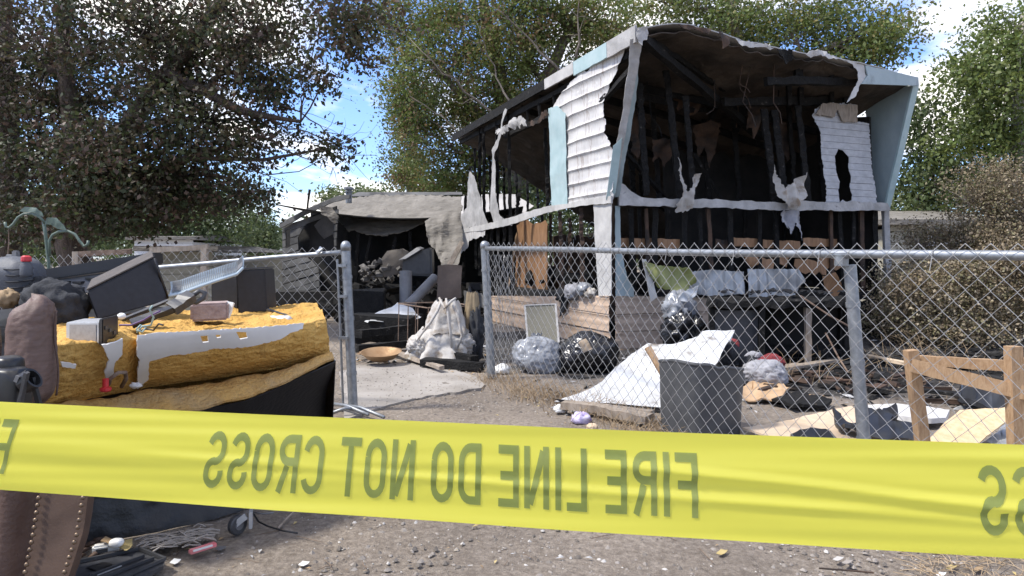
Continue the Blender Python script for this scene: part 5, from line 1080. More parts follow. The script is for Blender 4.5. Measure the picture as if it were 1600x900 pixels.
MB().hexa([P(627, 430, 10.4), P(676, 432, 10.4), P(679, 428, 11.1), P(632, 426, 11.1)], [P(630, 402, 10.4), P(674, 386, 10.4), P(678, 386, 11.1), P(640, 396, 11.1)]).build('body', dark_grey, bn, bevel=.03)
MB().hexa([P(622, 407, 10.35), P(634, 405, 10.3), P(640, 405, 11), P(628, 406, 11)], [P(652, 386, 10.35), P(658, 390, 10.3), P(664, 388, 11), P(656, 385, 11)]).build('lid', grey_pl, bn, bevel=.01)
sheet('scorched_panel', [(597, 402), (604, 392), (630, 390), (640, 396), (628, 425), (600, 432)], pix(11.2, .06, 2), mat('scorched_brown', (.10, .085, .07), (.16, .14, .12), .8, 4, .3), step=8, solid=.02, label='scorched brown appliance panel behind the charcoal bin', cat='panel')
sheet('rusty_panel', [(684, 416), (700, 414), (721, 416), (720, 466), (684, 468)], pix(9.4, .03, 2), mat('rust_brown_panel', (.09, .065, .05), (.15, .11, .085), .7, 3, .3, 30), step=8, solid=.02, rough=.4, label='upright rust brown metal panel behind the white cloth bundle', cat='panel')
MB().bar(P(688, 440, 10.4), P(722, 378, 10.6), .07, .03, 6, .004).build('leaning_plank', grey_wood, label='thin plank leaning under the grey draped roof felt', cat='plank')
bw = thing('bronze_bowl', 'wide shallow bronze bowl tipped on the concrete path edge', 'bowl', PH(592, 568, .03))
MB().lathe([(.06, 0), (.13, .03), (.185, .085), (.192, .09), (.182, .085), (.125, .036), (.0, .014)], 30, PH(592, 567, .035) + Vector((0, .12, 0)), Matrix.Rotation(math.radians(7), 3, 'X')).build('dish', bowl_m, bw, smooth=True)
for k, (a, b_, h, m, lab) in enumerate((((548, 532), (612, 526), .12, char, 'charred beam lying across the gateway debris'), ((556, 545), (650, 536), .10, char, 'charred log nearest the bronze bowl'), ((560, 522), (640, 512), .22, char, 'charred beam under the white crumpled sheet'), ((612, 548), (690, 575), .05, grey_wood, 'grey broken plank lying past the bronze bowl'), ((560, 552), (625, 546), .06, stake_wood, 'brown stick behind the bronze bowl'), ((655, 550), (742, 562), .07, char, 'charred slat under the white cloth bundle'), ((660, 566), (755, 572), .05, char, 'burnt board in the rubble by the gate post'))):
    setp(MB().bar(PH(*a, h), PH(*b_, h), .10 if m is char else .05, .07 if m is char else .03, 7, .008).build('beam', m), lab, 'beam')
for k, (u, v, w_, h_, lab) in enumerate(((600, 520, .9, .3, 'black charred box frame low in the gateway debris'), (570, 450, .5, .35, 'charred drawer unit inside the dark opening'), (640, 505, .35, .3, 'burnt appliance shell behind the wire crate'))):
    y = 8.6 + k * .9; c = P(u, v, y); c.z = max(c.z - .2, h_ / 2); setp(MB().box(c, (w_, .5, h_), Matrix.Rotation(.3 * k - .2, 3, 'Z'), jit=.03).build('charred_box', char, bevel=.01), lab, 'box')
r = random.Random(91); it = []
for k in range(420):
    u, v = r.uniform(545, 760), r.uniform(536, 585); c = G(u, v)
    if u < 690 and v > 572: continue
    s = .008 + .03 * r.random() ** 2; it.append(((c.x, c.y, .0), (s * 1.4, s * .6, s * .5), r.uniform(0, 6.3), r.choice((0, 1)), r.choice((0, 0, 1, 2))))
scatter_mesh('gateway_rubble', it, [char, dry_a, ash_m], label='leaf litter and charred chips between the gateway and the path', cat='rubble')
# litter by the fence foot
for (u, v, lab, m, s) in ((908, 655, 'crumpled purple and white wrapper by the fence foot', purple, .035), (876, 640, 'crushed clear cup lying at the fence foot', clear_pl, .026), (785, 578, 'white paper scrap near the right gate post', white_pl, .04), (925, 668, 'small tan paper scrap beside the purple wrapper', ply, .02)):
    MB().blob(PH(u, v, s * .6), (s * 1.3, s, s), .5, 2.5, 12, u, floor=.0, ridge=True).build('litter_wrapper', m, smooth=True, label=lab, cat='litter')

# ------------------------------------------------------------------ junk pile: peeled refrigerator with foam showing
fg = thing('peeled_refrigerator', 'toppled refrigerator with torn yellow foam, white liner and peeled black shell', 'refrigerator', Vector((-1.45, 2.95, 0)))
contact = [P(60, 640, 2.30), P(150, 622, 2.52), P(230, 606, 2.70), P(350, 590, 2.90), P(450, 574, 3.02), P(515, 556, 3.06)]
topn = [P(60, 545, 2.18), P(150, 534, 2.32), P(230, 527, 2.46), P(350, 519, 2.68), P(450, 511, 2.87), P(508, 497, 3.0)]
topf = [P(40, 498, 3.0), P(130, 494, 3.2), P(220, 490, 3.4), P(330, 484, 3.6), P(430, 478, 3.8), P(492, 477, 3.86)]
def foam_pt(s, q):
    c, tn, tf = lerp_poly(contact, s), lerp_poly(topn, s), lerp_poly(topf, s)
    sag = .0 if s < .93 else (s - .93) / .07
    if q < .45: k = q / .45; p = c.lerp(tn, k) + Vector((.02, -.045, 0)) * math.sin(math.pi * k) * (1 - .6 * sag)
    elif q < .8: k = (q - .45) / .35; p = tn.lerp(tf, k) + Vector((0, 0, .012 * math.sin(math.pi * k)))
    else: k = (q - .8) / .2; p = tf + Vector((-.05, .05, -(tf.z + .02))) * k
    gap = max(0, 1 - abs(s - .335) / .035)                 # slot between the two halves
    p += Vector((-.02, .12, -.02)) * gap * (1 if q < .5 else .5)
    nrm = Vector((.5, -.8, .3)) if q < .45 else Vector((0, -.1, 1))
    pa = (p.x * .7, p.y * .7, p.z * 1.5); e1 = fb(p, 4, 1); e2 = abs(nz(pa, 11, 4)); e3 = abs(nz(pa, 26, 7)); lin_ = 1 - .75 * math.exp(-((q - .40) / .07) ** 2) if .12 < s < .95 else 1
    return p + nrm * (.020 * e1 + .022 * (.35 - e2) + .014 * (.35 - e3) + .004 * nz(p, 55, 2)) * lin_
MB().grid(foam_pt, 260, 150).build('foam_block', foam, fg, smooth=True)
endp = [foam_pt(1, k / 60) for k in range(61)]; cen = sum(endp, Vector()) / 61
MB().add(endp + [cen], [(i, i + 1, 61) for i in range(60)]).build('foam_end', foam, fg)
outer = [P(40, 646, 2.22), P(120, 648, 2.34), P(200, 648, 2.46), P(272, 643, 2.56), P(380, 622, 2.72), P(432, 602, 2.82), P(522, 560, 2.97)]
def flap(s, q):
    a = lerp_poly(contact, s) + Vector((.0, -.02, -.012)); b_ = lerp_poly(outer, s); p = a.lerp(b_, q); e_ = nz(p, 9, 3)
    return p + Vector((0, 0, 1)) * (.03 * math.sin(math.pi * q) + .010 * e_ + .008 * nz(p, 24, 1))
MB().grid(flap, 120, 16).build('peeled_flap', foam_dirty, fg, smooth=True, solid=.012)
low = [Vector((-1.72, 2.25, .0)), G(150, 850), G(250, 830), G(330, 812), G(380, 797), G(450, 745), G(516, 700)]
def shell(s, q):
    a = lerp_poly(outer, s) + Vector((.0, .012, -.012)); b_ = lerp_poly(low, s); p = a.lerp(b_, q); return p + Vector((.7, -.7, 0)) * (-.07 * math.sin(math.pi * q) + .012 * nz(p, 4, 2) + (.012 * nz(p, 18, 5) if q > .6 else 0))
MB().grid(shell, 60, 24).build('outer_shell', black_shell, fg, smooth=True, solid=.004)
def shell_end(s, q):
    a = lerp_poly(outer, 1).lerp(lerp_poly(low, 1), q) + Vector((.005, .01, -.012)); b_ = Vector((-1.12, 3.9, a.z)); return a.lerp(b_, s)
MB().grid(shell_end, 6, 6).build('end_shell', black_shell, fg, solid=.004)
# white liner patches on the foam face
def yface(u, v): k = (u - 60) / 450; return lerp_poly(topn, k).y
def lface(d): return lambda u, v: P(u, v, yface(u, v) - d - .0009 * max(0, 560 - v) * 0 + .0)
def on_face(d):
    def fn(u, v):
        best = None
        us = [60, 150, 230, 350, 450, 508]; s = 1.0 if u >= 508 else 0.0
        for i in range(5):
            if us[i] <= u < us[i + 1]: s = (i + (u - us[i]) / (us[i + 1] - us[i])) / 5
        tn, c = lerp_poly(topn, s), lerp_poly(contact, s); vt = V0 + (CAMH - tn.z) * F_PX / tn.y; vc = V0 + (CAMH - c.z) * F_PX / c.y
        k = min(max((vc - v) / (vc - vt), 0), 1.3); kk = min(k, 1)
        p = c.lerp(tn, kk) + Vector((.02, -.045, 0)) * math.sin(math.pi * kk); return P(u, v, p.y - d)
    return fn
sheet('liner_panel', [(214, 524), (240, 520), (300, 517), (390, 512), (440, 508), (474, 505), (472, 514), (452, 520), (440, 528), (405, 537), (385, 541), (330, 544), (290, 552), (268, 553), (266, 527), (240, 531), (232, 556), (232, 590), (214, 606), (214, 575), (218, 562), (213, 555)], on_face(.05), liner, fg, step=6, solid=.006, rough=.9,
      holes=[[(312, 524), (324, 523), (325, 533), (316, 534)], [(368, 518), (384, 518), (386, 527), (374, 529)], [(336, 522), (344, 522), (344, 526), (338, 527)]])
sheet('liner_panel', [(158, 538), (178, 534), (190, 528), (190, 552), (178, 566), (176, 584), (166, 592), (162, 580), (170, 562)], on_face(.04), liner, fg, step=6, solid=.006, rough=.9)
sheet('liner_panel', [(94, 565), (118, 568), (116, 574), (96, 572)], on_face(.04), liner, fg, step=6, solid=.006, rough=.9)
MB().tube([P(170, 600, 2.40), P(172, 592, 2.38), P(185, 582, 2.38), P(196, 582, 2.40), P(197, 592, 2.44), P(190, 604, 2.48)], .007, 8).build('pipe', rust, fg, smooth=True)
c = P(165, 606, 2.36); MB().lathe([(.015, -.012), (.018, -.008), (.018, .0), (.010, .004), (.010, .03), (.006, .032)], 12, c).build('red_plug', red_pl, fg, smooth=False)
MB().blob(P(212, 602, 2.45), (.02, .015, .010), .4, 2, 10, 3).build('torn_scrap', liner, fg, smooth=True)

# ------------------------------------------------------------------ things on and around the refrigerator
def oriented(p0, ex, ey, ez):
    """box from a corner and three edge vectors"""
    b_ = [p0, p0 + ex, p0 + ex + ey, p0 + ey]; return b_, [q + ez for q in b_]
pc = thing('computer_case', 'small grey steel computer case with black front lying on the foam', 'computer', P(145, 536, 2.42))
a = P(103, 537, 2.38); b_ = P(155, 537, 2.32); z_ = Vector((0, 0, .072)); dp = Vector((-.03, .15, 0))
MB().hexa(*oriented(a, b_ - a, dp, z_)).build('body', alu, pc, bevel=.003)
ex = (b_ - a); MB().hexa(*oriented(a + ex * .12 - Vector((0, .002, -.008)), ex * .8, Vector((0, .001, 0)), Vector((0, 0, .056)))).build('perforated_panel', pc_side, pc)
f0 = b_ + ex * .01 + Vector((0, -.004, -.006)); fx = Vector((-.012, .06, 0)); hx = MB(); hx.hexa(*oriented(f0, ex.normalized() * .018, fx + dp * .55, Vector((.0, 0, .088)))); hx.build('front_bezel', black_pl, pc, bevel=.003)
for k in range(3): MB().hexa(*oriented(f0 + ex.normalized() * .017 + (fx + dp * .55) * (.12 + .27 * k) + Vector((0, 0, .05 - .012 * k)), ex.normalized() * .004, (fx + dp * .55) * .18, Vector((0, 0, .012)))).build('drive_slot', dark_grey, pc)
MB().blob(P(190, 494, 2.58), (.016, .012, .012), .1, 2, 10).build('bottle_cap', white_pl, smooth=True, label='small white cap beside the computer case', cat='cap')
# big black speaker box, tilted
sb = thing('speaker_box', 'large black vinyl speaker box tilted on the foam, dusty brown top', 'speaker', P(205, 495, 2.95))
A0, A1, A2, A3 = P(152, 500, 2.75), P(262, 470, 3.02), P(240, 404, 3.02), P(135, 456, 2.75)
dpth = Vector((-.16, .30, .03)); MB().hexa([A0, A1, A1 + dpth, A0 + dpth], [A3, A2, A2 + dpth, A3 + dpth]).build('cabinet', black_vinyl, sb, bevel=.006)
tp_ = [A3, A2, A2 + dpth, A3 + dpth]; nup = Vector((-.1, 0, 1)) * .006; MB().hexa([q + nup * .6 for q in tp_], [q + nup * 1.6 for q in tp_]).build('dusty_lid', dusty_vinyl, sb, bevel=.002)
sb2 = thing('speaker_box', 'small upright black vinyl speaker box standing by the wire fence', 'speaker', P(395, 488, 3.45))
B0 = P(372, 491, 3.30); B1 = P(418, 487, 3.36); dd_ = Vector((-.03, .22, 0)); zz = Vector((-.012, 0, .205)); MB().hexa(*oriented(B0, B1 - B0, dd_, zz)).build('cabinet', black_vinyl, sb2, bevel=.006)
MB().hexa(*oriented(B0 + zz * 1.012, B1 - B0, dd_, zz * .03)).build('lid_edge', dark_grey, sb2, bevel=.002)
MB().hexa(*oriented(P(330, 490, 3.5), P(372, 490, 3.45) - P(330, 490, 3.5), Vector((-.03, .2, 0)), Vector((0, 0, .18)))).build('speaker_back', black_vinyl, sb2, bevel=.006)
# ribbed pale plastic strip
rs = thing('ribbed_strip', 'pale blue grey ribbed plastic grille bridging the two speaker boxes', 'grille', P(320, 462, 3.1))
gp = [P(264, 462, 3.02), P(280, 459, 3.04), P(310, 448, 3.08), P(345, 436, 3.14), P(370, 428, 3.2), P(380, 418, 3.24)]
def strip_pt(s, q): p = lerp_poly(gp, s); return p + Vector((-.02, .05, .058)) * q + Vector((0, .012 * math.sin(math.pi * q), 0))
MB().grid(strip_pt, 40, 5).build('tray', blue_grey, rs, smooth=True, solid=.004)
for k in range(46): s = .05 + .9 * k / 45; MB().tube([strip_pt(s, .12) + Vector((0, -.002, .006)), strip_pt(s, .5) + Vector((0, 0, .006)), strip_pt(s, .9) + Vector((0, 0, .006))], .0016, 4).build('rib', grey_pl, rs)
MB().tube([strip_pt(k / 20, 0) + Vector((0, -.003, -.002)) for k in range(21)], .007, 6).build('rim', blue_grey, rs, smooth=True)
# long keyboard-like instrument on its edge
kb = thing('keyboard', 'long black plastic keyboard lying on edge with grey battered underside', 'keyboard', P(150, 450, 3.3))
k0, k1 = P(58, 422, 3.30), P(241, 398, 3.55)
def kq(s, z, y=0): return k0.lerp(k1, s) + Vector((0, y, z))
MB().hexa([kq(0, -.055, -.01), kq(1, -.05, -.01), kq(1, -.05, .10), kq(0, -.055, .10)], [kq(0, 0, 0), kq(1, .012, 0), kq(1, .012, .09), kq(0, 0, .09)]).build('rim', black_pl, kb, bevel=.006)
MB().grid(lambda s, q: kq(.08 + .88 * s, -.055 - .085 * q, .02 - .05 * q + .004 * nz((s * 14, q * 3, 2))), 40, 10).build('underside', grey_pl, kb, smooth=True, solid=.01)
for s, z in ((.22, -.075), (.34, -.085), (.44, -.075), (.24, -.105), (.36, -.115), (.5, -.10), (.62, -.075), (.7, -.08)): MB().box(kq(s, z, .03 + (z + .055) * .6), (.04, .06, .010)).build('vent_slot', black_pl, kb)
MB().box(kq(.545, -.078, .004), (.042, .006, .022), Matrix.Rotation(.1, 3, 'Y') @ Matrix.Rotation(-.5, 3, 'X')).build('sticker', white_pl, kb)
for s in (.86, .9): MB().lathe([(.005, -.004), (.005, .0)], 10, kq(s, -.02, -.012), Matrix.Rotation(math.pi / 2, 3, 'X')).build('screw', alu, kb)
for k, pts in enumerate(([(242, 404), (250, 430), (258, 452), (262, 466)], [(100, 455), (115, 462), (128, 480)], [(118, 450), (124, 470), (118, 492)])):
    setp(MB().tube([P(u, v, 3.0 + .02 * i) for i, (u, v) in enumerate(pts)], .006, 6).build('cable', black_pl, smooth=True), ('black cable dropping from the keyboard end to the grille', 'short black cable over the black nylon bag', 'black cable hanging in the gap left of the large speaker box')[k], 'cable', 'cables on the junk pile')
# bags on the left
tote = thing('storage_tote', 'dark grey storage tote under the backpack and black bags of the junk pile', 'tote', Vector((-2.05, 3.0, 0)))
MB().hexa([Vector((-2.38, 2.66, 0)), Vector((-1.80, 2.66, 0)), Vector((-1.80, 3.5, 0)), Vector((-2.38, 3.5, 0))], [Vector((-2.44, 2.62, .70)), Vector((-1.74, 2.62, .70)), Vector((-1.74, 3.55, .70)), Vector((-2.44, 3.55, .70))]).build('body', dark_grey, tote, bevel=.02)
MB().box((-2.09, 3.085, .725), (.76, 1.0, .045)).build('lid', black_pl, tote, bevel=.01)
bp_ = thing('backpack', 'slate grey quilted backpack propped on the junk pile by the fence', 'backpack', P(28, 475, 2.9))
MB().blob(P(24, 440, 2.9), (.105, .09, .105), .05, 2, 24, 2, pw=.75).build('body', cloth_grey, bp_, smooth=True)
for k in range(5):
    v = 420 + k * 9.5; MB().tube([P(u, v + 1.5 * math.sin(u * .08), 2.805 - .012 * math.cos((u - 24) / 16) + .001 * abs(u - 24) * .9) for u in range(-8, 58, 6)], .0032, 5).build('quilt_seam', cloth_black, bp_, smooth=True)
MB().tube([P(10, 408, 2.9), P(12, 400, 2.9), P(22, 400, 2.9), P(24, 408, 2.9)], .008, 6).build('handle', cloth_grey, bp_, smooth=True)
MB().box(P(25, 398, 2.9), (.024, .02, .035)).build('strap_end', grey_pl, bp_, bevel=.004)
wb2 = thing('water_bottle', 'grey water bottle with red cap in the backpack side pocket', 'bottle', P(41, 433, 2.8))
MB().lathe([(.020, 0), (.022, .01), (.022, .045), (.014, .06), (.014, .062)], 14, P(41, 433, 2.79)).build('body', cloth_grey, wb2, smooth=True); MB().lathe([(.018, .062), (.019, .066), (.018, .080), (.010, .086)], 14, P(41, 433, 2.79)).build('cap', red_pl, wb2, smooth=False)
MB().blob(P(88, 478, 2.75), (.115, .12, .095), .22, 2.6, 26, 5, rot=Matrix.Rotation(.5, 3, 'Y')).build('black_bag', cloth_black, smooth=True, label='slumped black nylon bag beside the grey backpack', cat='bag')
MB().blob(P(60, 450, 2.9), (.06, .06, .05), .25, 2.6, 20, 8).build('black_pouch', cloth_black, smooth=True, label='small black pouch lying on the black nylon bag', cat='bag')
MB().blob(P(10, 466, 2.75), (.05, .04, .035), .3, 3, 16, 9).build('straw_scrap', dry_a, smooth=True, label='tan dried grass scrap under the grey backpack', cat='scrap')
# concrete block
cb = thing('masonry_block', 'pinkish grey masonry block resting on the yellow foam', 'block', P(320, 503, 2.95))
c0, c1 = P(297, 503, 2.80), P(356, 500, 2.84); MB().hexa(*oriented(c0, c1 - c0, Vector((-.05, .15, 0)), Vector((0, 0, .07)))).build('block', brickm, cb, bevel=.008)
MB().bar(P(352, 496, 2.9), P(360, 472, 2.92), .03, .012, 3, .002).build('paper_tag', white_pl, label='white card tucked beside the masonry block', cat='card')
# black bracket tool
tl_ = thing('bracket_tool', 'black plastic lever tool with looped handle resting on the masonry block', 'tool', P(270, 490, 2.72))
MB().bar(P(205, 506, 2.6), P(270, 482, 2.68), .03, .022, 5, .002).build('shaft', black_pl, tl_); MB().bar(P(268, 483, 2.68), P(300, 462, 2.74), .05, .034, 5, .003).build('grip', dark_grey, tl_)
MB().tube([P(298, 464, 2.74), P(312, 454, 2.76), P(320, 458, 2.76), P(318, 466, 2.76), P(306, 473, 2.75), P(299, 470, 2.74)], .010, 8).build('loop_handle', dark_grey, tl_, smooth=True)
MB().bar(P(190, 500, 2.62), P(262, 470, 2.72), .012, .010, 4, .001).build('rod', dark_grey, tl_)
for k, (pts, m) in enumerate((([(186, 508), (205, 508), (225, 500), (238, 492), (250, 486)], mat('purple_wire', (.10, .05, .14), (.14, .08, .2), .5, 10, 0)), ([(214, 520), (222, 510), (236, 508), (240, 496), (234, 484), (238, 478)], mat('pale_wire', (.25, .36, .34), (.32, .42, .40), .5, 10, 0)), ([(215, 518), (228, 514), (240, 516), (248, 506), (255, 508)], black_pl), ([(213, 515), (219, 508), (228, 512), (222, 519), (214, 516)], mat('pale_wire', (.3, .4, .4)))) ):
    setp(MB().tube([P(u, v, 2.52 + .02 * math.sin(i)) for i, (u, v) in enumerate(pts)], .0035, 6).build('loose_wire', m, smooth=True), ('thin purple wire running under the black lever tool', 'pale teal wire looping up beside the black lever tool', 'short black wire lying on the foam near the lever tool', 'small pale wire coil at the white liner corner')[k], 'wire', 'loose wires on the foam')
# bottles on the foam
bt = thing('milky_bottle', 'clear milky plastic bottle lying on the yellow foam', 'bottle', P(425, 505, 3.1))
rx = Matrix.Rotation(math.pi / 2, 3, 'Y'); MB().lathe([(.012, 0), (.013, .02), (.024, .04), (.026, .06), (.024, .075), (.026, .09), (.026, .13), (.02, .14)], 16, P(406, 502, 3.05), Matrix.Rotation(-.1, 3, 'Z') @ rx).build('body', clear_pl, bt, smooth=True)
wt = thing('white_bottle', 'white plastic bottle with green band lying at the end of the foam', 'bottle', P(470, 495, 3.3))
rz = Matrix.Rotation(-.15, 3, 'Z') @ rx
MB().lathe([(.018, .0), (.02, .004), (.02, .05)], 14, P(449, 493, 3.35), rz).build('band', green_pl, wt, smooth=False); MB().lathe([(.0202, .05), (.0202, .09), (.012, .10), (.012, .105), (.015, .105), (.015, .13)], 14, P(449, 493, 3.35), rz).build('body', white_pl, wt, smooth=False)
MB().bar(P(418, 484, 3.3), P(460, 497, 3.15), .012, .010, 4, .001).build('black_rod', dark_grey, label='thin dark rod lying on the foam between the bottles', cat='rod'); MB().box(P(462, 499, 3.12), (.09, .03, .012)).build('black_tray', black_pl, label='flat black tray piece under the white bottle', cat='tray')
for k, (u, v) in enumerate(((443, 504), (458, 505), (430, 512), (470, 507))): MB().blob(P(u, v, 3.0), (.022, .015, .009), .4, 3, 10, k).build('liner_chip', liner, smooth=True, label='white chip of broken liner on the foam edge', cat='chip', group='liner chips')
# garden hook
hk = thing('garden_hook', 'green metal double garden hook with leaf ornaments standing behind the junk', 'hook', Vector((P(80, 400, 3.9).x, 3.9, 0)))
yh = 3.9
MB().tube([Vector((P(80, 400, yh).x, yh, -.03)), P(76, 410, yh), P(71, 365, yh), P(68, 345, yh)], .009, 8).build('pole', hook_green, hk, smooth=True)
MB().tube([P(u, v, yh - .01) for u, v in [(70, 348), (62, 339), (50, 334), (38, 334), (28, 340), (21, 350), (14, 356), (9, 354), (8, 347)]], .0075, 8).build('hook_arm', hook_green, hk, smooth=True)
MB().tube([P(u, v, yh - .01) for u, v in [(78, 400), (77, 376), (82, 367), (92, 362), (106, 361), (117, 366), (124, 376), (131, 385), (137, 382), (138, 376)]], .0075, 8).build('hook_arm', hook_green, hk, smooth=True)
for poly in ([(30, 330), (38, 323), (56, 324), (66, 332), (68, 338), (52, 331)], [(70, 350), (74, 340), (88, 341), (100, 352), (104, 358), (90, 357), (80, 352)]):
    sheet('leaf_ornament', poly, pix(yh - .02, .02, 8), hook_green, hk, step=5, solid=.003)
MB().tube([P(13, 356, yh), P(14, 375, yh), P(12, 400, yh)], .003, 5).build('chain', rust, hk)
# ------------------------------------------------------------------ leather chair at the far left
ch = thing('leather_chair', 'brown leather armchair with studded arm front and puffed cushion, dumped on end', 'armchair', Vector((-1.35, 1.95, 0)))
PX = lambda u, v, y=1.80: P(u, v, y)
arm = [(72, 640), (156, 640), (146, 720), (138, 775), (128, 835), (108, 900), (92, 962), (20, 962), (38, 900), (52, 835), (62, 775), (68, 720)]
sheet('arm_front', arm, pix(lambda u, v: 1.78 + .0003 * (900 - v), .006, 6), suede, ch, step=10, solid=.03)
def pl_at(pl, v):
    for (a_, b__) in zip(pl, pl[1:]):
        if a_[1] <= v <= b__[1]: return a_[0] + (b__[0] - a_[0]) * (v - a_[1]) / (b__[1] - a_[1])
    return pl[-1][0]
inn = [(76, 640), (70, 720), (61, 775), (52, 835), (38, 900), (24, 962)]; out = [(148, 640), (138, 720), (130, 775), (120, 835), (99, 900), (84, 962)]
dome = MB().lathe([(.0062, 0), (.0058, .002), (.004, .0042), (.0015, .005), (.0002, .0051)], 10, (0, 0, 0), Matrix.Rotation(math.pi / 2, 3, 'X')); dme = None
v = 650
while v < 955:
    for pl in (inn, out):
        p = P(pl_at(pl, v), v, 1.775 + .0003 * (900 - v) - .004)
        if dme is None:
            dome.v = [q for q in dome.v]; o = dome.build('nailhead', brass, ch, smooth=True) if False else None
            me = bpy.data.meshes.new('nailhead'); me.from_pydata([tuple(q) for q in dome.v], [], dome.f); me.materials.append(brass); me.polygons.foreach_set('use_smooth', [True] * len(me.polygons)); dme = me
        o = bpy.data.objects.new('nailhead', dme); C.objects.link(o); o.parent = ch; o.location = p - ORG[ch.name]; ORG[o.name] = ORG[ch.name]
    v += 11.6
def roll(pts, rad, nm, m, seed, n=20, sq=1.0, wr=.012):
    k = MB(); N = 40; R = [lerp_poly([Vector((q, 0, 0)) for q in rad], i / N).x for i in range(N + 1)]
    def fn(s, t):
        p = lerp_poly(pts, t); a_ = 2 * math.pi * s; r_ = R[int(round(t * N))]; d = Vector((math.cos(a_), math.sin(a_) * sq, 0)); return p + d * r_ * (1 + wr * 6 * nz((d.x * 2, d.y * 2, t * 22), 1, seed) * .25) + Vector((0, 0, .004 * nz((s * 8, t * 30, seed))))
    return k.grid(fn, 28, N, closed_u=True).build(nm, m, ch, smooth=True)
roll([P(38, 640, 1.89), P(33, 720, 1.89), P(26, 790, 1.89), P(16, 860, 1.89), P(2, 965, 1.89)], [.05, .05, .048, .046, .045], 'arm_roll', leather, 3)
roll([P(4, 640, 1.9), P(-2, 740, 1.9), P(-10, 860, 1.9), P(-24, 965, 1.9)], [.04, .04, .04, .04], 'arm_roll', leather, 8)
def cush(c, rx, ry, hh, seed):
    def fn(a, t):
        ph = 2 * math.pi * a; z = (t - .5) * 2; k = max(0, 1 - abs(z) ** 6.5) ** .45; cx, sx = math.cos(ph), math.sin(ph); q = (cx * 1.2, sx * 1.2, z * 2.2)
        w_ = .05 * nz(q, 1.2, seed) + (.05 * abs(z) ** 2 + .02) * (.5 - 2 * abs(nz((ph * 2.4, z * 9, 0), 1, seed))) + .02 * (.5 - 2 * abs(nz((ph * 6, z * 22, 3), 1, seed)))
        e_ = (abs(cx) ** 3 + abs(sx) ** 3) ** (-1 / 3.0)
        return c + Vector((cx * e_ * rx * k * (1 + w_), sx * e_ * ry * k * (1 + w_), z * hh * (1 + .04 * nz(q, 2, seed + 2)) + .02 * cx))
    return MB().grid(fn, 64, 60, closed_u=True).build('back_cushion', cushion_m, ch, smooth=True)
cu_ = cush(P(49, 556, 2.02), .057, .055, .158, 4)
MB().tube([P(88 - 3 * math.sin(k / 3), 485 + k * 7, 2.03) for k in range(20)], .003, 5).build('piping', leather, ch, smooth=True)
MB().blob(P(-34, 562, 2.04), (.05, .05, .155), .05, 2.5, 30, 14, pw=.72).build('back_cushion', leather, ch, smooth=True)
MB().hexa([Vector((-1.95, 1.95, .0)), Vector((-1.34, 1.95, .0)), Vector((-1.42, 2.15, .0)), Vector((-2.0, 2.15, .0))], [Vector((-1.95, 1.95, .56)), Vector((-1.34, 1.93, .56)), Vector((-1.42, 2.15, .56)), Vector((-2.0, 2.15, .56))]).build('seat_block', leather, ch, bevel=.04)
# black appliance head on the chair
ap = thing('vacuum_head', 'black plastic vacuum motor head with round port against the brown cushion', 'vacuum', P(30, 640, 1.75))
MB().blob(P(14, 612, 1.72), (.045, .04, .062), .05, 2, 22, 3, pw=.6).build('housing', black_pl, ap, smooth=True)
MB().blob(P(10, 572, 1.74), (.034, .035, .026), .05, 2, 18, 5, pw=.7).build('cover', black_pl, ap, smooth=True)
MB().lathe([(.024, 0), (.026, .004), (.026, .03), (.020, .03), (.018, .008)], 20, P(36, 600, 1.70), Matrix.Rotation(math.radians(60), 3, 'Y')).build('port', black_pl, ap, smooth=False)
MB().bar(P(28, 645, 1.68), P(42, 582, 1.67), .008, .014, 4, .0006).build('lever', dark_grey, ap); MB().box(P(26, 592, 1.675), (.009, .003, .016), Matrix.Rotation(.4, 3, 'Y')).build('rating_label', grey_pl, ap)
MB().bar(P(50, 590, 1.71), P(62, 636, 1.72), .010, .010, 3, .0006).build('hose_clip', black_pl, ap)

# ------------------------------------------------------------------ clutter on the ground in front
def flat(name, label, cat, poly, h, m, th=.006, amp=.004, **kw): return gsheet(name, label, cat, poly, h, m, th, 0, .6, amp, step=5, **kw)
ty = thing('plastic_tray', 'scuffed black plastic tray lying on the dirt by the studded arm', 'tray', PH(180, 890, 0))
def tq(u, v, h=0): return PH(u, v, .03 + h)
sheet('tray_base', [(100, 905), (108, 880), (160, 868), (215, 858), (236, 862), (258, 872), (255, 884), (200, 912), (130, 930)], lambda u, v: tq(u, v), mat('scuffed_black_plastic', (.025, .027, .032), (.055, .057, .064), .42, 18, .3, 90, bdist=.003), ty, step=12, solid=.012)
for a_, b__ in (((108, 880), (218, 857)), ((218, 857), (258, 873)), ((258, 873), (150, 920)), ((140, 900), (225, 868)), ((150, 906), (240, 872))): MB().bar(tq(*a_, .008), tq(*b__, .008), .008, .010, 2).build('tray_rim', dark_grey, ty)
MB().hexa([tq(135, 886, .003), tq(160, 878, .003), tq(176, 880, .003), tq(152, 892, .003)], [tq(135, 886, .006), tq(160, 878, .006), tq(176, 880, .006), tq(152, 892, .006)]).build('slot', black_pl, ty)
MB().bar(tq(152, 899, .010), tq(190, 884, .010), .003, .003, 1).build('shiny_strip', alu, ty)
ad_ = thing('white_adapter', 'white plastic two-part plug adapter lying by the black tray', 'adapter', PH(163, 860, .03))
c = PH(160, 862, .045); MB().hexa(*oriented(c + Vector((-.035, 0, -.012)), Vector((.075, .035, 0)), Vector((-.012, .028, 0)), Vector((0, 0, .026)))).build('body', white_pl, ad_, bevel=.006)
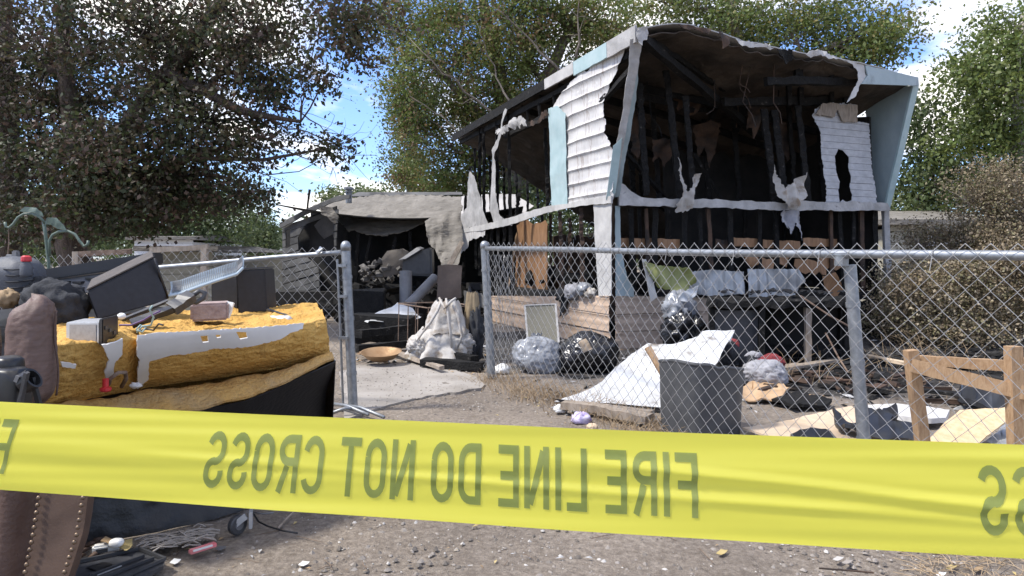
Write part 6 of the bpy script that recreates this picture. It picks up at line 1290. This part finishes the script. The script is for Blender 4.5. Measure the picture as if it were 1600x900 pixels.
MB().blob(PH(182, 848, .07), (.022, .018, .014), .05, 2, 14, pw=.8).build('head', white_pl, ad_, smooth=True); MB().hexa(*oriented(c + Vector((-.02, -.002, -.006)), Vector((.03, .014, 0)), Vector((0, .001, 0)), Vector((0, 0, .012)))).build('socket', dark_grey, ad_)
flat('dry_leaf', 'curled yellow leaf beside the white adapter', 'leaf', [(185, 852), (192, 844), (207, 836), (207, 848), (198, 856)], .06, dry_b, .002, .02); flat('dry_leaf', 'brown curled leaf behind the white adapter', 'leaf', [(157, 846), (165, 837), (175, 842), (172, 850)], .07, dry_a, .002, .02)
m = MB(); r = random.Random(8)
for k in range(150):
    u, v = r.uniform(225, 330), 0; v = 850 - (u - 225) * .16 + r.gauss(0, 5.5); p = PH(u, v, .012 + r.random() * .03); a_ = r.gauss(.5, .5); d = Vector((math.cos(a_), math.sin(a_), 0)) * r.uniform(.02, .05)
    m.tube([p - d, p - d * .3 + Vector((r.gauss(0, .005), r.gauss(0, .005), .006)), p + d * .4 + Vector((r.gauss(0, .006), r.gauss(0, .006), .004)), p + d - Vector((0, 0, .004))], .0028, 4, cap=False)
mh = thing('mop_head', 'frayed grey string mop head lying on the gravel', 'mop', PH(275, 845, 0)); m.build('strings', mop_m, mh, smooth=True, kind='stuff')
rb = thing('toothbrush_case', 'red and pink plastic tube lying on the gravel by the mop head', 'tube', PH(315, 856, .01))
MB().bar(PH(296, 863, .02), PH(337, 850, .02), .022, .014, 4, .001).build('case', pink_pl, rb, bevel=.003); MB().bar(PH(302, 861, .030), PH(332, 852, .030), .006, .005, 2).build('stripe', white_pl, rb)
cw = thing('caster_wheel', 'grey caster wheel on steel plate lying by the black shell', 'caster', PH(378, 828, 0))
c = PH(371, 820, .035); rt = Matrix.Rotation(math.radians(-35), 3, 'Z') @ Matrix.Rotation(math.pi / 2, 3, 'Y')
MB().lathe([(.008, -.012), (.030, -.012), (.035, -.008), (.035, .008), (.030, .012), (.008, .012)], 20, c, rt).build('wheel', dark_grey, cw, smooth=False); MB().lathe([(.003, -.015), (.016, -.015), (.016, .015), (.003, .015)], 14, c, rt).build('hub', grey_pl, cw)
MB().bar(c + Vector((-.01, -.014, .0)), c + Vector((.035, -.01, .035)), .022, .008, 2).build('fork', alu, cw); MB().box(c + Vector((.045, .01, .02)), (.012, .055, .06), Matrix.Rotation(.3, 3, 'Z')).build('plate', alu, cw, bevel=.002)
setp(MB().tube([PH(u, v, .015) for u, v in [(396, 803), (404, 815), (418, 822), (440, 829), (465, 833)]], .0035, 6).build('power_cord', black_pl, smooth=True), 'thin black cord trailing from the caster wheel', 'cord'); setp(MB().tube([PH(u, v, .02) for u, v in [(396, 800), (410, 803), (428, 801)]], .003, 6).build('grey_cord', grey_pl, smooth=True), 'short grey cord end behind the caster wheel', 'cord')
setp(MB().tube([PH(460, 799, .015), PH(448, 810, .012), PH(434, 826, .008)], [.004, .0045, .005], 6).build('twig', grey_wood), 'pale straight twig on the gravel past the caster wheel', 'twig'); setp(MB().tube([PH(1280, 888, .01), PH(1320, 891, .01), PH(1365, 895, .008)], .003, 5).build('twig', char_brown), 'dark twig on the dirt under the right end of the tape', 'twig')
for k, (u, v) in enumerate(((140, 852), (148, 868), (128, 862), (120, 872), (150, 846))): setp(MB().tube([PH(u - 12, v + 6, .02), PH(u, v - 2, .04), PH(u + 14, v - 6, .02)], [.004, .009, .004], 7).build('pod', suede, smooth=True), 'brown dried pod lying between the studded arm and the tray', 'pod', 'dried pods')
for k, (u, v, m, lab) in enumerate(((1128, 863, dry_b, 'tan torn leaf on the dirt under the tape'), (1310, 872, stone_c, 'pale stone chip on the dirt under the tape'), (1324, 878, stone_a, 'grey stone chip beside the pale one'), (1487, 885, dry_b, 'yellow leaf in the dry grass under the tape end'), (1470, 896, white_pl, 'white paper scrap under the tape end'), (1528, 888, dry_a, 'brown leaf in the dry grass at the tape end'), (475, 879, white_pl, 'small white chip on the open gravel'), (274, 878, white_pl, 'white chip by the edge of the black tray'), (345, 856, grey_pl, 'grey plastic sliver beside the red tube'))):
    flat('scrap', lab, 'scrap', [(u - 9, v + 2), (u - 2, v - 4), (u + 9, v - 3), (u + 4, v + 2), (u - 1, v + 4)], .004, m, .0012, .006)
m = MB(); r = random.Random(19)
for k in range(90):
    p = PH(r.uniform(1420, 1600), r.uniform(868, 905), .005); a_ = r.uniform(0, 3.1); d = Vector((math.cos(a_), math.sin(a_), 0)) * r.uniform(.015, .06); m.tube([p - d, p + Vector((0, 0, .008)), p + d], .0012, 3, cap=False)
m.build('dry_grass', straw, kind='stuff', label='flattened straw at the right edge under the tape', cat='grass')
